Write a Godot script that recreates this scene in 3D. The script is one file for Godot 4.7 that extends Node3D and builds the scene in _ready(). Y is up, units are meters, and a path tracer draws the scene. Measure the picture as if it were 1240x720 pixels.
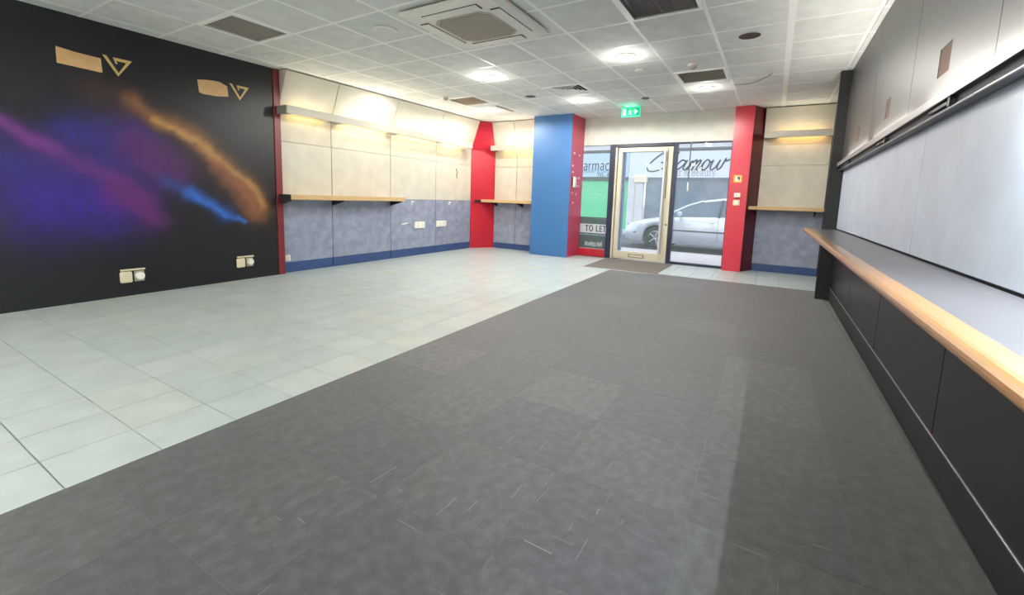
extends Node3D
# An emptied shop unit: mural wall on the left, panelled walls with light pelmets, glazed front to the street.

var M := {}
var cache := {}
var used := {}
const SLOPE := 0.0145

# ------------------------------------------------------------------ mesh helpers
func tri(st: SurfaceTool, a: Vector3, b: Vector3, c: Vector3, n: Vector3) -> void:
	tri3(st, a, b, c, n, n, n)

func tri3(st: SurfaceTool, a: Vector3, b: Vector3, c: Vector3, na: Vector3, nb: Vector3, nc: Vector3) -> void:
	if (b - a).cross(c - a).dot(na + nb + nc) > 0.0:
		var t := b; b = c; c = t
		var tn := nb; nb = nc; nc = tn
	st.set_normal(na); st.add_vertex(a)
	st.set_normal(nb); st.add_vertex(b)
	st.set_normal(nc); st.add_vertex(c)

func quad(st: SurfaceTool, a: Vector3, b: Vector3, c: Vector3, d: Vector3, n: Vector3) -> void:
	tri(st, a, b, c, n)
	tri(st, a, c, d, n)

func begin() -> SurfaceTool:
	var st := SurfaceTool.new()
	st.begin(Mesh.PRIMITIVE_TRIANGLES)
	return st

# a box with chamfered edges, added to a SurfaceTool
func add_cbox(st: SurfaceTool, at: Vector3, s: Vector3, b: float) -> void:
	var h := s * 0.5
	b = minf(b, minf(h.x, minf(h.y, h.z)) * 0.9)
	for ax in 3:
		var u := (ax + 1) % 3
		var v := (ax + 2) % 3
		for sg in [-1.0, 1.0]:
			var n := Vector3.ZERO; n[ax] = sg
			var q := []
			for k in [[-1, -1], [1, -1], [1, 1], [-1, 1]]:
				var p := Vector3.ZERO
				p[ax] = sg * h[ax]; p[u] = k[0] * (h[u] - b); p[v] = k[1] * (h[v] - b)
				q.append(at + p)
			quad(st, q[0], q[1], q[2], q[3], n)
		for su in [-1.0, 1.0]:
			for sv in [-1.0, 1.0]:
				var n2 := Vector3.ZERO; n2[u] = su; n2[v] = sv
				n2 = n2.normalized()
				var e := []
				for w in [-1.0, 1.0]:
					var p1 := Vector3.ZERO; p1[ax] = w * (h[ax] - b); p1[u] = su * h[u]; p1[v] = sv * (h[v] - b)
					var p2 := Vector3.ZERO; p2[ax] = w * (h[ax] - b); p2[u] = su * (h[u] - b); p2[v] = sv * h[v]
					e.append(at + p1); e.append(at + p2)
				quad(st, e[0], e[1], e[3], e[2], n2)
	for sx in [-1.0, 1.0]:
		for sy in [-1.0, 1.0]:
			for sz in [-1.0, 1.0]:
				var sg3 := Vector3(sx, sy, sz)
				var a := at + Vector3(h.x, h.y - b, h.z - b) * sg3
				var c := at + Vector3(h.x - b, h.y, h.z - b) * sg3
				var d := at + Vector3(h.x - b, h.y - b, h.z) * sg3
				tri(st, a, c, d, sg3.normalized())

func cbox(s: Vector3, b := 0.003) -> ArrayMesh:
	var key := "b%.4f_%.4f_%.4f_%.4f" % [s.x, s.y, s.z, b]
	if not cache.has(key):
		var st := begin()
		add_cbox(st, Vector3.ZERO, s, b)
		cache[key] = st.commit()
	return cache[key]

# box from two corners in world / parent space
func span(parent: Node3D, called: String, a: Vector3, c: Vector3, mat: Material, b := 0.002) -> MeshInstance3D:
	var lo := Vector3(minf(a.x, c.x), minf(a.y, c.y), minf(a.z, c.z))
	var hi := Vector3(maxf(a.x, c.x), maxf(a.y, c.y), maxf(a.z, c.z))
	return part(parent, called, cbox(hi - lo, b), mat, (lo + hi) * 0.5)

# any convex solid of eight corners: 0-3 round the one end, 4-7 round the other
func add_hexa(st: SurfaceTool, p: Array) -> void:
	var mid := Vector3.ZERO
	for q in p: mid += q / 8.0
	for f in [[0, 1, 2, 3], [4, 5, 6, 7], [0, 1, 5, 4], [1, 2, 6, 5], [2, 3, 7, 6], [3, 0, 4, 7]]:
		var a: Vector3 = p[f[0]]; var b: Vector3 = p[f[1]]; var c: Vector3 = p[f[2]]; var d: Vector3 = p[f[3]]
		var n := (c - a).cross(d - b).normalized()
		if n.dot((a + b + c + d) * 0.25 - mid) < 0.0: n = -n
		quad(st, a, b, c, d, n)

func hexa(p: Array) -> ArrayMesh:
	var st := begin()
	add_hexa(st, p)
	return st.commit()

# polygon (x,y) extruded along z from 0 to depth
func add_prism(st: SurfaceTool, poly: PackedVector2Array, z0: float, z1: float) -> void:
	var idx := Geometry2D.triangulate_polygon(poly)
	for k in range(0, idx.size(), 3):
		for e in [[z0, -1.0], [z1, 1.0]]:
			var sgn: float = e[1] * signf(z1 - z0)
			var q := []
			for j in 3:
				var v := poly[idx[k + j]]
				q.append(Vector3(v.x, v.y, e[0]))
			tri(st, q[0], q[1], q[2], Vector3(0, 0, sgn))
	var cw := Geometry2D.is_polygon_clockwise(poly)
	for k in poly.size():
		var a := poly[k]; var b := poly[(k + 1) % poly.size()]
		var d := (b - a).normalized()
		var n := Vector3(d.y, -d.x, 0)
		if cw: n = -n
		quad(st, Vector3(a.x, a.y, z0), Vector3(b.x, b.y, z0), Vector3(b.x, b.y, z1), Vector3(a.x, a.y, z1), n)

func prism(pts: Array, z0: float, z1: float) -> ArrayMesh:
	var st := begin()
	add_prism(st, PackedVector2Array(pts), z0, z1)
	return st.commit()

# surface of revolution about y, profile of (radius, height)
func add_lathe(st: SurfaceTool, at: Vector3, prof: Array, segs := 32) -> void:
	for k in prof.size() - 1:
		var a: Vector2 = prof[k]; var b: Vector2 = prof[k + 1]
		var d := (b - a).normalized()
		var n2 := Vector2(d.y, -d.x)
		for s in segs:
			var t0 := TAU * s / segs; var t1 := TAU * (s + 1) / segs
			var c0 := Vector3(cos(t0), 0, sin(t0)); var c1 := Vector3(cos(t1), 0, sin(t1))
			var na := (c0 * n2.x + Vector3.UP * n2.y); var nb := (c1 * n2.x + Vector3.UP * n2.y)
			var p00 := at + c0 * a.x + Vector3.UP * a.y; var p01 := at + c1 * a.x + Vector3.UP * a.y
			var p10 := at + c0 * b.x + Vector3.UP * b.y; var p11 := at + c1 * b.x + Vector3.UP * b.y
			if a.x > 1e-6: tri3(st, p00, p01, p11, na, nb, nb)
			if b.x > 1e-6: tri3(st, p00, p11, p10, na, nb, na)

func lathe(prof: Array, segs := 32) -> ArrayMesh:
	var st := begin()
	add_lathe(st, Vector3.ZERO, prof, segs)
	return st.commit()

func add_tube(st: SurfaceTool, pts: Array, r: float, sides := 8, flat := 1.0) -> void:
	var rings := []
	for k in pts.size():
		var d: Vector3 = (pts[mini(k + 1, pts.size() - 1)] - pts[maxi(k - 1, 0)]).normalized()
		var u := d.cross(Vector3.FORWARD)
		if u.length() < 0.05: u = d.cross(Vector3.UP)
		u = u.normalized()
		var v := d.cross(u).normalized()
		var ring := []
		for s in sides:
			var t := TAU * s / sides
			ring.append([pts[k] + u * cos(t) * r + v * sin(t) * r * flat, (u * cos(t) * flat + v * sin(t)).normalized()])
		rings.append(ring)
	for k in pts.size() - 1:
		for s in sides:
			var a = rings[k][s]; var b = rings[k][(s + 1) % sides]; var c = rings[k + 1][(s + 1) % sides]; var e = rings[k + 1][s]
			tri3(st, a[0], b[0], c[0], a[1], b[1], c[1])
			tri3(st, a[0], c[0], e[0], a[1], c[1], e[1])
	for e in [[0, 1], [pts.size() - 1, pts.size() - 2]]:
		var n: Vector3 = (pts[e[0]] - pts[e[1]]).normalized()
		for s in sides:
			tri(st, pts[e[0]], rings[e[0]][s][0], rings[e[0]][(s + 1) % sides][0], n)

func tube(pts: Array, r: float, sides := 8) -> ArrayMesh:
	var st := begin()
	add_tube(st, pts, r, sides)
	return st.commit()

func smooth_line(pts: Array, steps := 5) -> Array:
	var out := []
	for k in pts.size() - 1:
		var p0: Vector3 = pts[maxi(k - 1, 0)]; var p1: Vector3 = pts[k]; var p2: Vector3 = pts[k + 1]; var p3: Vector3 = pts[mini(k + 2, pts.size() - 1)]
		for s in steps: out.append(p1.cubic_interpolate(p2, p0, p3, float(s) / steps))
	out.append(pts[-1])
	return out

# ------------------------------------------------------------------ node helpers
func numbered(called: String) -> String:
	used[called] = used.get(called, -1) + 1
	return called if used[called] == 0 else "%s_%03d" % [called, used[called]]

func part(parent: Node3D, called: String, mesh: Mesh, mat: Material, at := Vector3.ZERO, turn := Vector3.ZERO) -> MeshInstance3D:
	var o := MeshInstance3D.new()
	var key := str(parent.get_instance_id()) + called
	used[key] = used.get(key, -1) + 1
	o.name = called if used[key] == 0 else "%s_%03d" % [called, used[key]]
	o.mesh = mesh
	o.material_override = mat
	o.position = at
	o.rotation = turn
	parent.add_child(o, true)
	return o

func thing(called: String, label: String, category: String, at := Vector3.ZERO, group := "", kind := "") -> Node3D:
	var o := Node3D.new()
	o.name = numbered(called)
	o.position = at
	add_child(o, true)
	o.set_meta("label", label)
	o.set_meta("category", category)
	if group: o.set_meta("group", group)
	if kind: o.set_meta("kind", kind)
	return o

func structure(called: String, label: String, category: String, at := Vector3.ZERO) -> Node3D:
	return thing(called, label, category, at, "", "structure")

func hc(z: float) -> float:                      # height of the ceiling's underside
	return 2.655 + SLOPE * (-z - 2.4)

func on_ceiling(called: String, label: String, category: String, x: float, z: float, group := "") -> Node3D:
	var o := thing(called, label, category, Vector3(x, hc(z), z), group)
	o.rotation.x = SLOPE
	return o

# ------------------------------------------------------------------ materials
func noise_tex(sz: int, freq: float, lo: Color, hi: Color, octaves := 4, sd := 1, kind := FastNoiseLite.TYPE_SIMPLEX_SMOOTH) -> NoiseTexture2D:
	var n := FastNoiseLite.new()
	n.noise_type = kind
	n.seed = sd
	n.frequency = freq
	n.fractal_octaves = octaves
	var t := NoiseTexture2D.new()
	t.width = sz; t.height = sz
	t.seamless = true
	t.noise = n
	var r := Gradient.new()
	r.set_color(0, lo); r.set_color(1, hi)
	t.color_ramp = r
	return t

func col(r: float, g: float, b: float) -> Color:   # 0-255 sRGB
	return Color(r / 255.0, g / 255.0, b / 255.0)

func mat(c: Color, rough := 0.6, tex: Texture2D = null, scale := Vector3.ONE, bump: Texture2D = null, bump_cm := 0.05) -> StandardMaterial3D:
	var m := StandardMaterial3D.new()
	m.albedo_color = c
	m.roughness = rough
	if tex or bump:
		m.uv1_triplanar = true
		m.uv1_world_triplanar = true
		m.uv1_scale = scale
	if tex: m.albedo_texture = tex
	if bump:
		m.heightmap_enabled = true
		m.heightmap_texture = bump
		m.heightmap_scale = bump_cm
	return m

func glow(c: Color, e: float) -> StandardMaterial3D:
	var m := mat(c, 0.5)
	m.emission_enabled = true
	m.emission = c
	m.emission_energy_multiplier = e
	return m

func glass(a := 0.06, c := Color(0.85, 0.93, 0.95)) -> StandardMaterial3D:
	var m := mat(Color(c.r, c.g, c.b, a), 0.02)
	m.transparency = BaseMaterial3D.TRANSPARENCY_ALPHA
	m.metallic_specular = 0.2
	return m

func make_materials() -> void:
	var g := func(v: float) -> Color: return Color(v, v, v)
	var soft := noise_tex(512, 0.008, g.call(0.93), g.call(1.0), 5, 3)
	var fine := noise_tex(256, 0.09, g.call(0.0), g.call(1.0), 3, 5)
	var blotch := noise_tex(512, 0.012, Color(0.80, 0.82, 0.85), Color(1, 1, 1), 4, 9)
	var pile := noise_tex(512, 0.25, g.call(0.66), g.call(1.0), 2, 11)
	var streak := noise_tex(1024, 0.011, g.call(0.62), g.call(1.0), 7, 12)
	var grain := noise_tex(512, 0.03, Color(0.9, 0.87, 0.82), Color(1, 1, 1), 4, 17)
	M.header = mat(col(230, 232, 223), 0.85, soft, Vector3.ONE * 0.6)
	M.plaster = mat(col(226, 223, 214), 0.85, soft, Vector3.ONE * 0.6, fine, 0.02)
	M.tile_ceiling = mat(col(234, 236, 232), 0.95, soft, Vector3.ONE * 0.9, fine, 0.06)
	M.tile_ceiling_b = mat(col(229, 232, 228), 0.95, soft, Vector3.ONE * 0.9, fine, 0.06)
	M.tile_ceiling_c = mat(col(238, 240, 237), 0.95, soft, Vector3.ONE * 0.9, fine, 0.06)
	M.grid = mat(col(252, 252, 249), 0.45)
	M.gap_shade = mat(col(60, 58, 55), 0.9)
	M.white_panel = mat(col(216, 211, 197), 0.55, soft, Vector3.ONE * 0.7)
	M.white_panel_b = mat(col(212, 207, 193), 0.55, soft, Vector3.ONE * 0.9)
	M.slate = mat(col(160, 166, 187), 0.6, blotch, Vector3.ONE * 0.8)
	M.kick_blue = mat(col(52, 78, 128), 0.5)
	M.backing = mat(col(38, 38, 42), 0.8)
	M.red = mat(col(194, 33, 53), 0.35, soft, Vector3.ONE * 0.5)
	M.red_column = mat(col(220, 56, 78), 0.3, soft, Vector3.ONE * 0.5)
	M.red_deep = mat(col(112, 30, 46), 0.4)
	M.red_dark = mat(col(120, 34, 40), 0.4)
	M.pink = mat(col(200, 62, 92), 0.3, soft, Vector3.ONE * 0.5)
	M.blue_paint = mat(col(40, 108, 172), 0.48, soft, Vector3.ONE * 0.4)
	M.blue_paint.metallic_specular = 0.9
	M.floor_tiles = []
	for c in [col(192, 204, 204), col(188, 201, 201), col(196, 207, 206), col(195, 204, 200)]:
		M.floor_tiles.append(mat(c, 0.32, soft, Vector3.ONE * 0.8))
	M.grout = mat(col(120, 122, 118), 0.9)
	M.carpets = []
	var tones := [col(86, 89, 95), col(82, 85, 91), col(90, 93, 97), col(81, 83, 92), col(104, 106, 110)]
	for k in tones.size():
		var m := mat(tones[k], 0.58, streak, Vector3(1.5, 1, 1.1) if k % 2 == 0 else Vector3(1.1, 1, 1.5), pile, 0.15)
		m.detail_enabled = true
		m.detail_albedo = pile
		m.detail_blend_mode = BaseMaterial3D.BLEND_MODE_MUL
		m.rim_enabled = true; m.rim = 0.7; m.rim_tint = 0.0
		M.carpets.append(m)
	M.mat_pile = mat(col(136, 130, 122), 0.95, pile, Vector3.ONE * 3.0, pile, 0.3)
	M.wood = mat(col(176, 128, 82), 0.28, grain, Vector3(6, 6, 0.5))
	M.wood.clearcoat_enabled = true; M.wood.clearcoat = 0.4; M.wood.clearcoat_roughness = 0.15
	M.wood_pale = mat(col(214, 184, 138), 0.4, grain, Vector3(0.8, 6, 0.8))
	M.timber = mat(col(78, 44, 24), 0.7, grain, Vector3(3, 1, 3))
	M.black_gloss = mat(col(20, 21, 28), 0.34, soft, Vector3.ONE * 0.5)
	M.black_matt = mat(col(26, 27, 32), 0.55)
	M.mid_laminate = mat(col(202, 213, 230), 0.3, soft, Vector3.ONE * 0.6)
	M.up_laminate = mat(col(66, 66, 66), 0.38, soft, Vector3.ONE * 0.6)
	M.counter_top = mat(col(108, 107, 112), 0.3, pile, Vector3.ONE * 1.5)
	M.alu = mat(col(178, 180, 182), 0.35); M.alu.metallic = 0.8
	M.alu_dark = mat(col(60, 62, 66), 0.4); M.alu_dark.metallic = 0.5
	M.pelmet = mat(col(188, 184, 172), 0.5)
	M.handle_steel = mat(col(214, 217, 222), 0.28); M.handle_steel.metallic = 0.4
	M.scratch = mat(col(112, 113, 114), 0.9)
	M.steel = mat(col(205, 208, 212), 0.2); M.steel.metallic = 0.9
	M.frame_navy = mat(col(34, 40, 66), 0.4)
	M.door_cream = mat(col(212, 206, 184), 0.38); M.door_cream.metallic = 0.15
	M.white_plastic = mat(col(238, 236, 228), 0.4)
	M.cream_plastic = mat(col(224, 214, 186), 0.45)
	M.black_plastic = mat(col(24, 24, 26), 0.5)
	M.tan = mat(col(212, 172, 122), 0.6, soft, Vector3.ONE * 2.0)
	M.gold = mat(col(204, 172, 108), 0.5)
	M.grille_taupe = mat(col(206, 195, 180), 0.9, pile, Vector3.ONE * 6.0, pile, 0.2)
	M.grille_dark = mat(col(128, 123, 122), 0.8)
	M.grille_mid = mat(col(178, 173, 162), 0.8)
	M.grille_tan = mat(col(150, 142, 128), 0.8)
	M.grille_brown = mat(col(198, 180, 158), 0.8)
	M.glass = glass()
	M.exit_green = glow(col(10, 150, 105), 0.35)
	M.exit_white = glow(col(170, 240, 215), 0.55)
	M.exit_edge = glow(col(50, 200, 155), 0.4)
	M.lamp = glow(col(255, 246, 225), 3.0)
	M.lamp_off = mat(col(236, 236, 232), 0.35)
	M.tube_warm = glow(col(255, 226, 160), 3.0)
	M.board_green = mat(col(28, 74, 70), 0.4)
	M.ink = mat(col(32, 36, 40), 0.5)
	M.ink_grey = mat(col(92, 96, 100), 0.5)
	M.ink_pale = mat(col(138, 142, 148), 0.5)
	M.ink_blue = mat(col(120, 160, 186), 0.5)
	M.sign_white = mat(col(206, 214, 224), 0.4)
	M.sign_blue = mat(col(176, 202, 216), 0.4)
	M.shutter_green = mat(col(96, 206, 150), 0.5)
	M.shop_grey = mat(col(132, 146, 160), 0.12, blotch, Vector3.ONE * 0.3)
	M.render_white = mat(col(212, 214, 218), 0.8, soft, Vector3.ONE * 0.3)
	M.stone_cream = mat(col(232, 220, 196), 0.7)
	M.pavement = mat(col(196, 190, 192), 0.85, soft, Vector3.ONE * 0.5)
	M.asphalt = mat(col(112, 114, 120), 0.9, pile, Vector3.ONE)
	M.kerb = mat(col(186, 184, 182), 0.85)
	M.car_paint = mat(col(206, 214, 226), 0.3); M.car_paint.metallic = 0.3
	M.car_paint.clearcoat_enabled = true; M.car_paint.clearcoat = 0.8; M.car_paint.clearcoat_roughness = 0.05
	M.car_glass = mat(col(96, 112, 128), 0.06)
	M.tyre = mat(col(44, 45, 48), 0.85)
	M.car_trim = mat(col(84, 88, 94), 0.6)
	M.post_blue = mat(col(96, 124, 176), 0.4)
	M.yellow = mat(col(240, 190, 60), 0.45)
	M.scuff = mat(col(168, 166, 160), 0.95)
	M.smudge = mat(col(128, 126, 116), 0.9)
	M.faint = mat(col(214, 208, 188), 0.7)
	M.chip = mat(col(226, 196, 206), 0.7)

# the airbrushed print on the left wall, in metres along the wall (z) and up (y)
func mural_material() -> StandardMaterial3D:
	var z0 := -0.30; var z1 := -3.36; var w := 612; var h := 532
	var layers := [
		[[Vector2(-1.22, 0.98), Vector2(-1.70, 0.96)], 0.27, 0.25, Color(0.026, 0.008, 0.20), 1.0],
		[[Vector2(-1.00, 1.30), Vector2(-1.35, 1.22), Vector2(-1.75, 1.36)], 0.20, 0.24, Color(0.018, 0.010, 0.13), 0.9],
		[[Vector2(-1.42, 1.58), Vector2(-1.92, 1.64)], 0.14, 0.15, Color(0.016, 0.012, 0.14), 0.9],
		[[Vector2(-1.88, 1.58), Vector2(-2.10, 1.44), Vector2(-2.26, 1.28)], 0.16, 0.15, Color(0.060, 0.008, 0.085), 0.9],
		[[Vector2(-1.98, 1.36), Vector2(-2.12, 1.20), Vector2(-2.24, 1.14)], 0.08, 0.07, Color(0.065, 0.010, 0.11), 0.7],
		[[Vector2(-0.95, 1.74), Vector2(-1.05, 1.62), Vector2(-1.22, 1.46), Vector2(-1.50, 1.30), Vector2(-1.78, 1.10), Vector2(-1.92, 0.98)], 0.05, 0.10, Color(0.080, 0.015, 0.13), 0.7],
		[[Vector2(-0.90, 1.80), Vector2(-1.02, 1.64), Vector2(-1.18, 1.48), Vector2(-1.27, 1.44)], 0.02, 0.045, Color(0.14, 0.026, 0.18), 0.6],
		[[Vector2(-1.40, 1.36), Vector2(-1.56, 1.24), Vector2(-1.72, 1.12)], 0.03, 0.05, Color(0.09, 0.018, 0.14), 0.5],
		[[Vector2(-1.76, 1.04), Vector2(-1.92, 0.92), Vector2(-2.04, 0.80)], 0.14, 0.10, Color(0.085, 0.010, 0.10), 0.9],
		[[Vector2(-1.62, 1.97), Vector2(-1.90, 1.93), Vector2(-2.15, 1.82)], 0.13, 0.10, Color(0.032, 0.014, 0.010), 0.85],
		[[Vector2(-1.90, 1.94), Vector2(-2.36, 1.72), Vector2(-2.72, 1.44), Vector2(-2.94, 1.16), Vector2(-3.12, 0.88)], 0.07, 0.14, Color(0.17, 0.072, 0.020), 0.9],
		[[Vector2(-2.10, 1.84), Vector2(-2.45, 1.63), Vector2(-2.78, 1.40), Vector2(-3.02, 1.16), Vector2(-3.18, 0.95)], 0.04, 0.045, Color(0.38, 0.20, 0.055), 0.7],
		[[Vector2(-2.66, 1.42), Vector2(-2.90, 1.12), Vector2(-3.08, 0.84)], 0.08, 0.11, Color(0.21, 0.072, 0.035), 0.7],
		[[Vector2(-2.10, 1.20), Vector2(-2.48, 1.00), Vector2(-2.72, 0.85)], 0.06, 0.08, Color(0.008, 0.030, 0.15), 0.9],
		[[Vector2(-2.38, 1.05), Vector2(-2.70, 0.86), Vector2(-2.95, 0.69)], 0.055, 0.02, Color(0.02, 0.11, 0.45), 0.85],
	]
	var n := FastNoiseLite.new()
	n.seed = 4; n.frequency = 1.6; n.fractal_octaves = 4
	var img := Image.create(w, h, false, Image.FORMAT_RGBF)
	var base := Color(0.0055, 0.0052, 0.0075)
	img.fill(base)
	for L in layers:
		var pts: Array = L[0]
		var lo: Vector2 = pts[0]; var hi: Vector2 = pts[0]
		for p in pts:
			lo = lo.min(p); hi = hi.max(p)
		var reach := maxf(L[1], L[2]) * 2.6
		var xa := clampi(int((z0 - (hi.x + reach)) / (z0 - z1) * w), 0, w - 1)
		var xb := clampi(int((z0 - (lo.x - reach)) / (z0 - z1) * w), 0, w - 1)
		var ya := clampi(int((2.66 - (hi.y + reach)) / 2.66 * h), 0, h - 1)
		var yb := clampi(int((2.66 - (lo.y - reach)) / 2.66 * h), 0, h - 1)
		for py in range(ya, yb + 1):
			for px in range(xa, xb + 1):
				var p := Vector2(z0 + (z1 - z0) * (px + 0.5) / w, 2.66 - 2.66 * (py + 0.5) / h)
				p += Vector2(n.get_noise_2d(p.x, p.y), n.get_noise_2d(p.x + 31.0, p.y)) * 0.075
				var best := 9.0
				for k in pts.size() - 1:
					var a: Vector2 = pts[k]; var b: Vector2 = pts[k + 1]
					var t := clampf((p - a).dot(b - a) / (b - a).length_squared(), 0.0, 1.0)
					var wd: float = lerpf(L[1], L[2], (k + t) / (pts.size() - 1))
					best = minf(best, p.distance_to(a.lerp(b, t)) / wd)
				var s: float = exp(-best * best * 0.75) * L[4] * (0.86 + 0.3 * n.get_noise_2d(p.x * 5.0, p.y * 5.0))
				if s > 0.004:
					var c := img.get_pixel(px, py)
					var add: Color = L[3] * 1.25
					img.set_pixel(px, py, Color(lerpf(c.r, add.r, s), lerpf(c.g, add.g, s), lerpf(c.b, add.b, s)))
	for py in h:
		for px in w:
			var c := img.get_pixel(px, py)
			img.set_pixel(px, py, c.linear_to_srgb())
	img.convert(Image.FORMAT_RGB8)
	var m := StandardMaterial3D.new()
	m.albedo_texture = ImageTexture.create_from_image(img)
	m.texture_repeat = false
	m.roughness = 0.42
	return m

# ------------------------------------------------------------------ set-up
func _ready() -> void:
	var cam := Camera3D.new()
	cam.name = "camera"
	add_child(cam)
	cam.position = Vector3(0, 1.12, 0)
	cam.rotation = Vector3(-0.12352, 0.53637, 0.03146)
	var near := 0.05
	cam.set_frustum(near * 720.0 / 526.08, Vector2(0, -54.74 * near / 526.08), near, 200.0)
	cam.current = true
	var env := Environment.new()
	env.background_mode = Environment.BG_SKY
	var sky := Sky.new()
	var sm := ProceduralSkyMaterial.new()
	sm.sky_top_color = col(214, 224, 238)
	sm.sky_horizon_color = col(236, 240, 246)
	sm.ground_horizon_color = col(200, 200, 200)
	sm.ground_bottom_color = col(150, 150, 150)
	sm.sky_energy_multiplier = 1.28
	sky.sky_material = sm
	env.sky = sky
	env.tonemap_mode = Environment.TONE_MAPPER_LINEAR
	env.tonemap_exposure = 1.64
	env.sdfgi_enabled = true
	env.ssao_enabled = true
	env.ssil_enabled = true
	var we := WorldEnvironment.new()
	we.name = "environment"
	we.environment = env
	add_child(we)
	make_materials()
	build_floor()
	build_ceiling()
	build_wall_left()
	build_front()
	build_wall_right()
	build_rear()
	build_ceiling_fittings()
	build_fittings()
	build_street()

# ------------------------------------------------------------------ floor
func build_floor() -> void:
	var f := structure("floor", "pale grey square floor tiles with an inlaid strip of dark carpet tiles", "floor")
	span(f, "screed", Vector3(-6.2, -0.2, 3.6), Vector3(1.1, -0.012, -8.5), M.grout)
	var turn := 0.0113
	var field := func(x: float, z: float) -> Vector3: return Vector3(x, 0, z).rotated(Vector3.UP, turn)
	var s := 0.3005
	var rng := RandomNumberGenerator.new()
	rng.seed = 8
	var spots := []
	for i in range(0, 13):
		for k in range(-11, 28):
			var x := -2.155 - s * (i + 0.5)
			var z := -0.468 - 0.3027 * (k + 0.5)
			if z < -8.35: continue
			spots.append([x, z, k])
	for k in range(20, 28):                     # the strip in front of the glazing
		for i in range(0, 11):
			var x := -2.155 + s * (i + 0.5)
			var z := -0.468 - 0.3027 * (k + 0.5)
			if z < -8.55 or x > 0.75: continue
			spots.append([x, z, k])
	var mesh := cbox(Vector3(s - 0.004, 0.011, 0.3027 - 0.004), 0.0012)
	var far := begin()
	var near_count := 0
	for q in spots:
		var p: Vector3 = field.call(q[0], q[1])
		p.y = -0.0055
		var shown: bool = q[1] < -0.7 - 0.25 * (-2.2 - q[0]) and q[1] > -6.6
		if shown and near_count < 296:
			near_count += 1
			part(f, "floor_tile", mesh, M.floor_tiles[rng.randi() % 4], p + Vector3(0, rng.randf_range(-0.0006, 0.0), 0), Vector3(0, turn, 0))
		else:
			far.append_from(mesh, 0, Transform3D(Basis(Vector3.UP, turn), p))
	part(f, "distant_floor_tiles", far.commit(), M.floor_tiles[0]).set_meta("kind", "stuff")
	# carpet tiles, half a metre square, some quarter-turned
	var cm := cbox(Vector3(0.4998, 0.010, 0.4998), 0.0006)
	for k in range(-7, 14):
		for i in range(0, 6):
			var x0 := -2.153 + 0.5 * i
			var zc := -6.42 + 0.5 * (k + 0.5) - 0.14
			var zz := -6.56 + 0.5 * (13 - k) - 0.25
			if zz > 3.4: continue
			var wide := minf(0.5, 0.69 - x0)
			var p: Vector3 = field.call(x0 + wide * 0.5, zz)
			p.y = -0.0035
			var msh: ArrayMesh = cm if wide > 0.49 else cbox(Vector3(wide, 0.010, 0.4998), 0.0006)
			var pick := (i + k) % 2
			pick = (pick + 2) % 2 + 2 * (rng.randi() % 2)
			if rng.randf() < 0.12: pick = 4
			part(f, "carpet_tile", msh, M.carpets[pick], p, Vector3(0, turn, 0))
	# pale scuffs and specks worn into the carpet
	var sc := begin()
	for k in 80:
		var c := Vector3(rng.randf_range(-2.0, 0.5), 0.0018, rng.randf_range(-4.2, -0.7))
		if k % 3: c = Vector3(-0.75 + rng.randfn(0.0, 0.45), 0.0018, -1.35 + rng.randfn(0.0, 0.4))
		if c.x < -2.1 or c.x > 0.6: continue
		var along := Vector3(1, 0, 0) if rng.randf() < 0.5 else Vector3(0, 0, 1)
		along = along.rotated(Vector3.UP, rng.randf_range(-0.08, 0.08))
		var side := along.cross(Vector3.UP) * rng.randf_range(0.0006, 0.003)
		along *= rng.randf_range(0.01, 0.07)
		var lift := Vector3(0, 0.0006, 0)
		add_hexa(sc, [c - along - side, c + along - side, c + along + side, c - along + side, c - along - side * 0.3 + lift, c + along - side * 0.3 + lift, c + along + side * 0.3 + lift, c - along + side * 0.3 + lift])
	part(f, "carpet_scuffs", sc.commit(), M.scratch).set_meta("kind", "stuff")
	# mat well in front of the door
	var mt := thing("entrance_mat", "flat brown-grey entrance mat on the tiles in front of the glazed door", "mat", Vector3(-2.1, 0, -7.62))
	part(mt, "pile", hexa([Vector3(-0.60, 0.001, 0.66), Vector3(0.60, 0.001, 0.66), Vector3(0.60, 0.001, -0.70), Vector3(-0.66, 0.001, -0.70), Vector3(-0.60, 0.007, 0.66), Vector3(0.60, 0.007, 0.66), Vector3(0.60, 0.007, -0.70), Vector3(-0.66, 0.007, -0.70)]), M.mat_pile)
	for e in [[Vector3(-0.63, 0, 0.675), Vector3(0.615, 0, 0.675)], [Vector3(-0.675, 0, -0.71), Vector3(0.615, 0, -0.71)]]:
		part(mt, "edging", cbox(Vector3((e[1].x - e[0].x), 0.006, 0.02), 0.002), M.alu, (e[0] + e[1]) * 0.5 + Vector3(0, 0.003, 0))

# ------------------------------------------------------------------ ceiling
func cell_x(i: int) -> float: return -0.012 - 0.601 * i
func cell_z(k: int) -> float: return -2.75 - 0.601 * k

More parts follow.
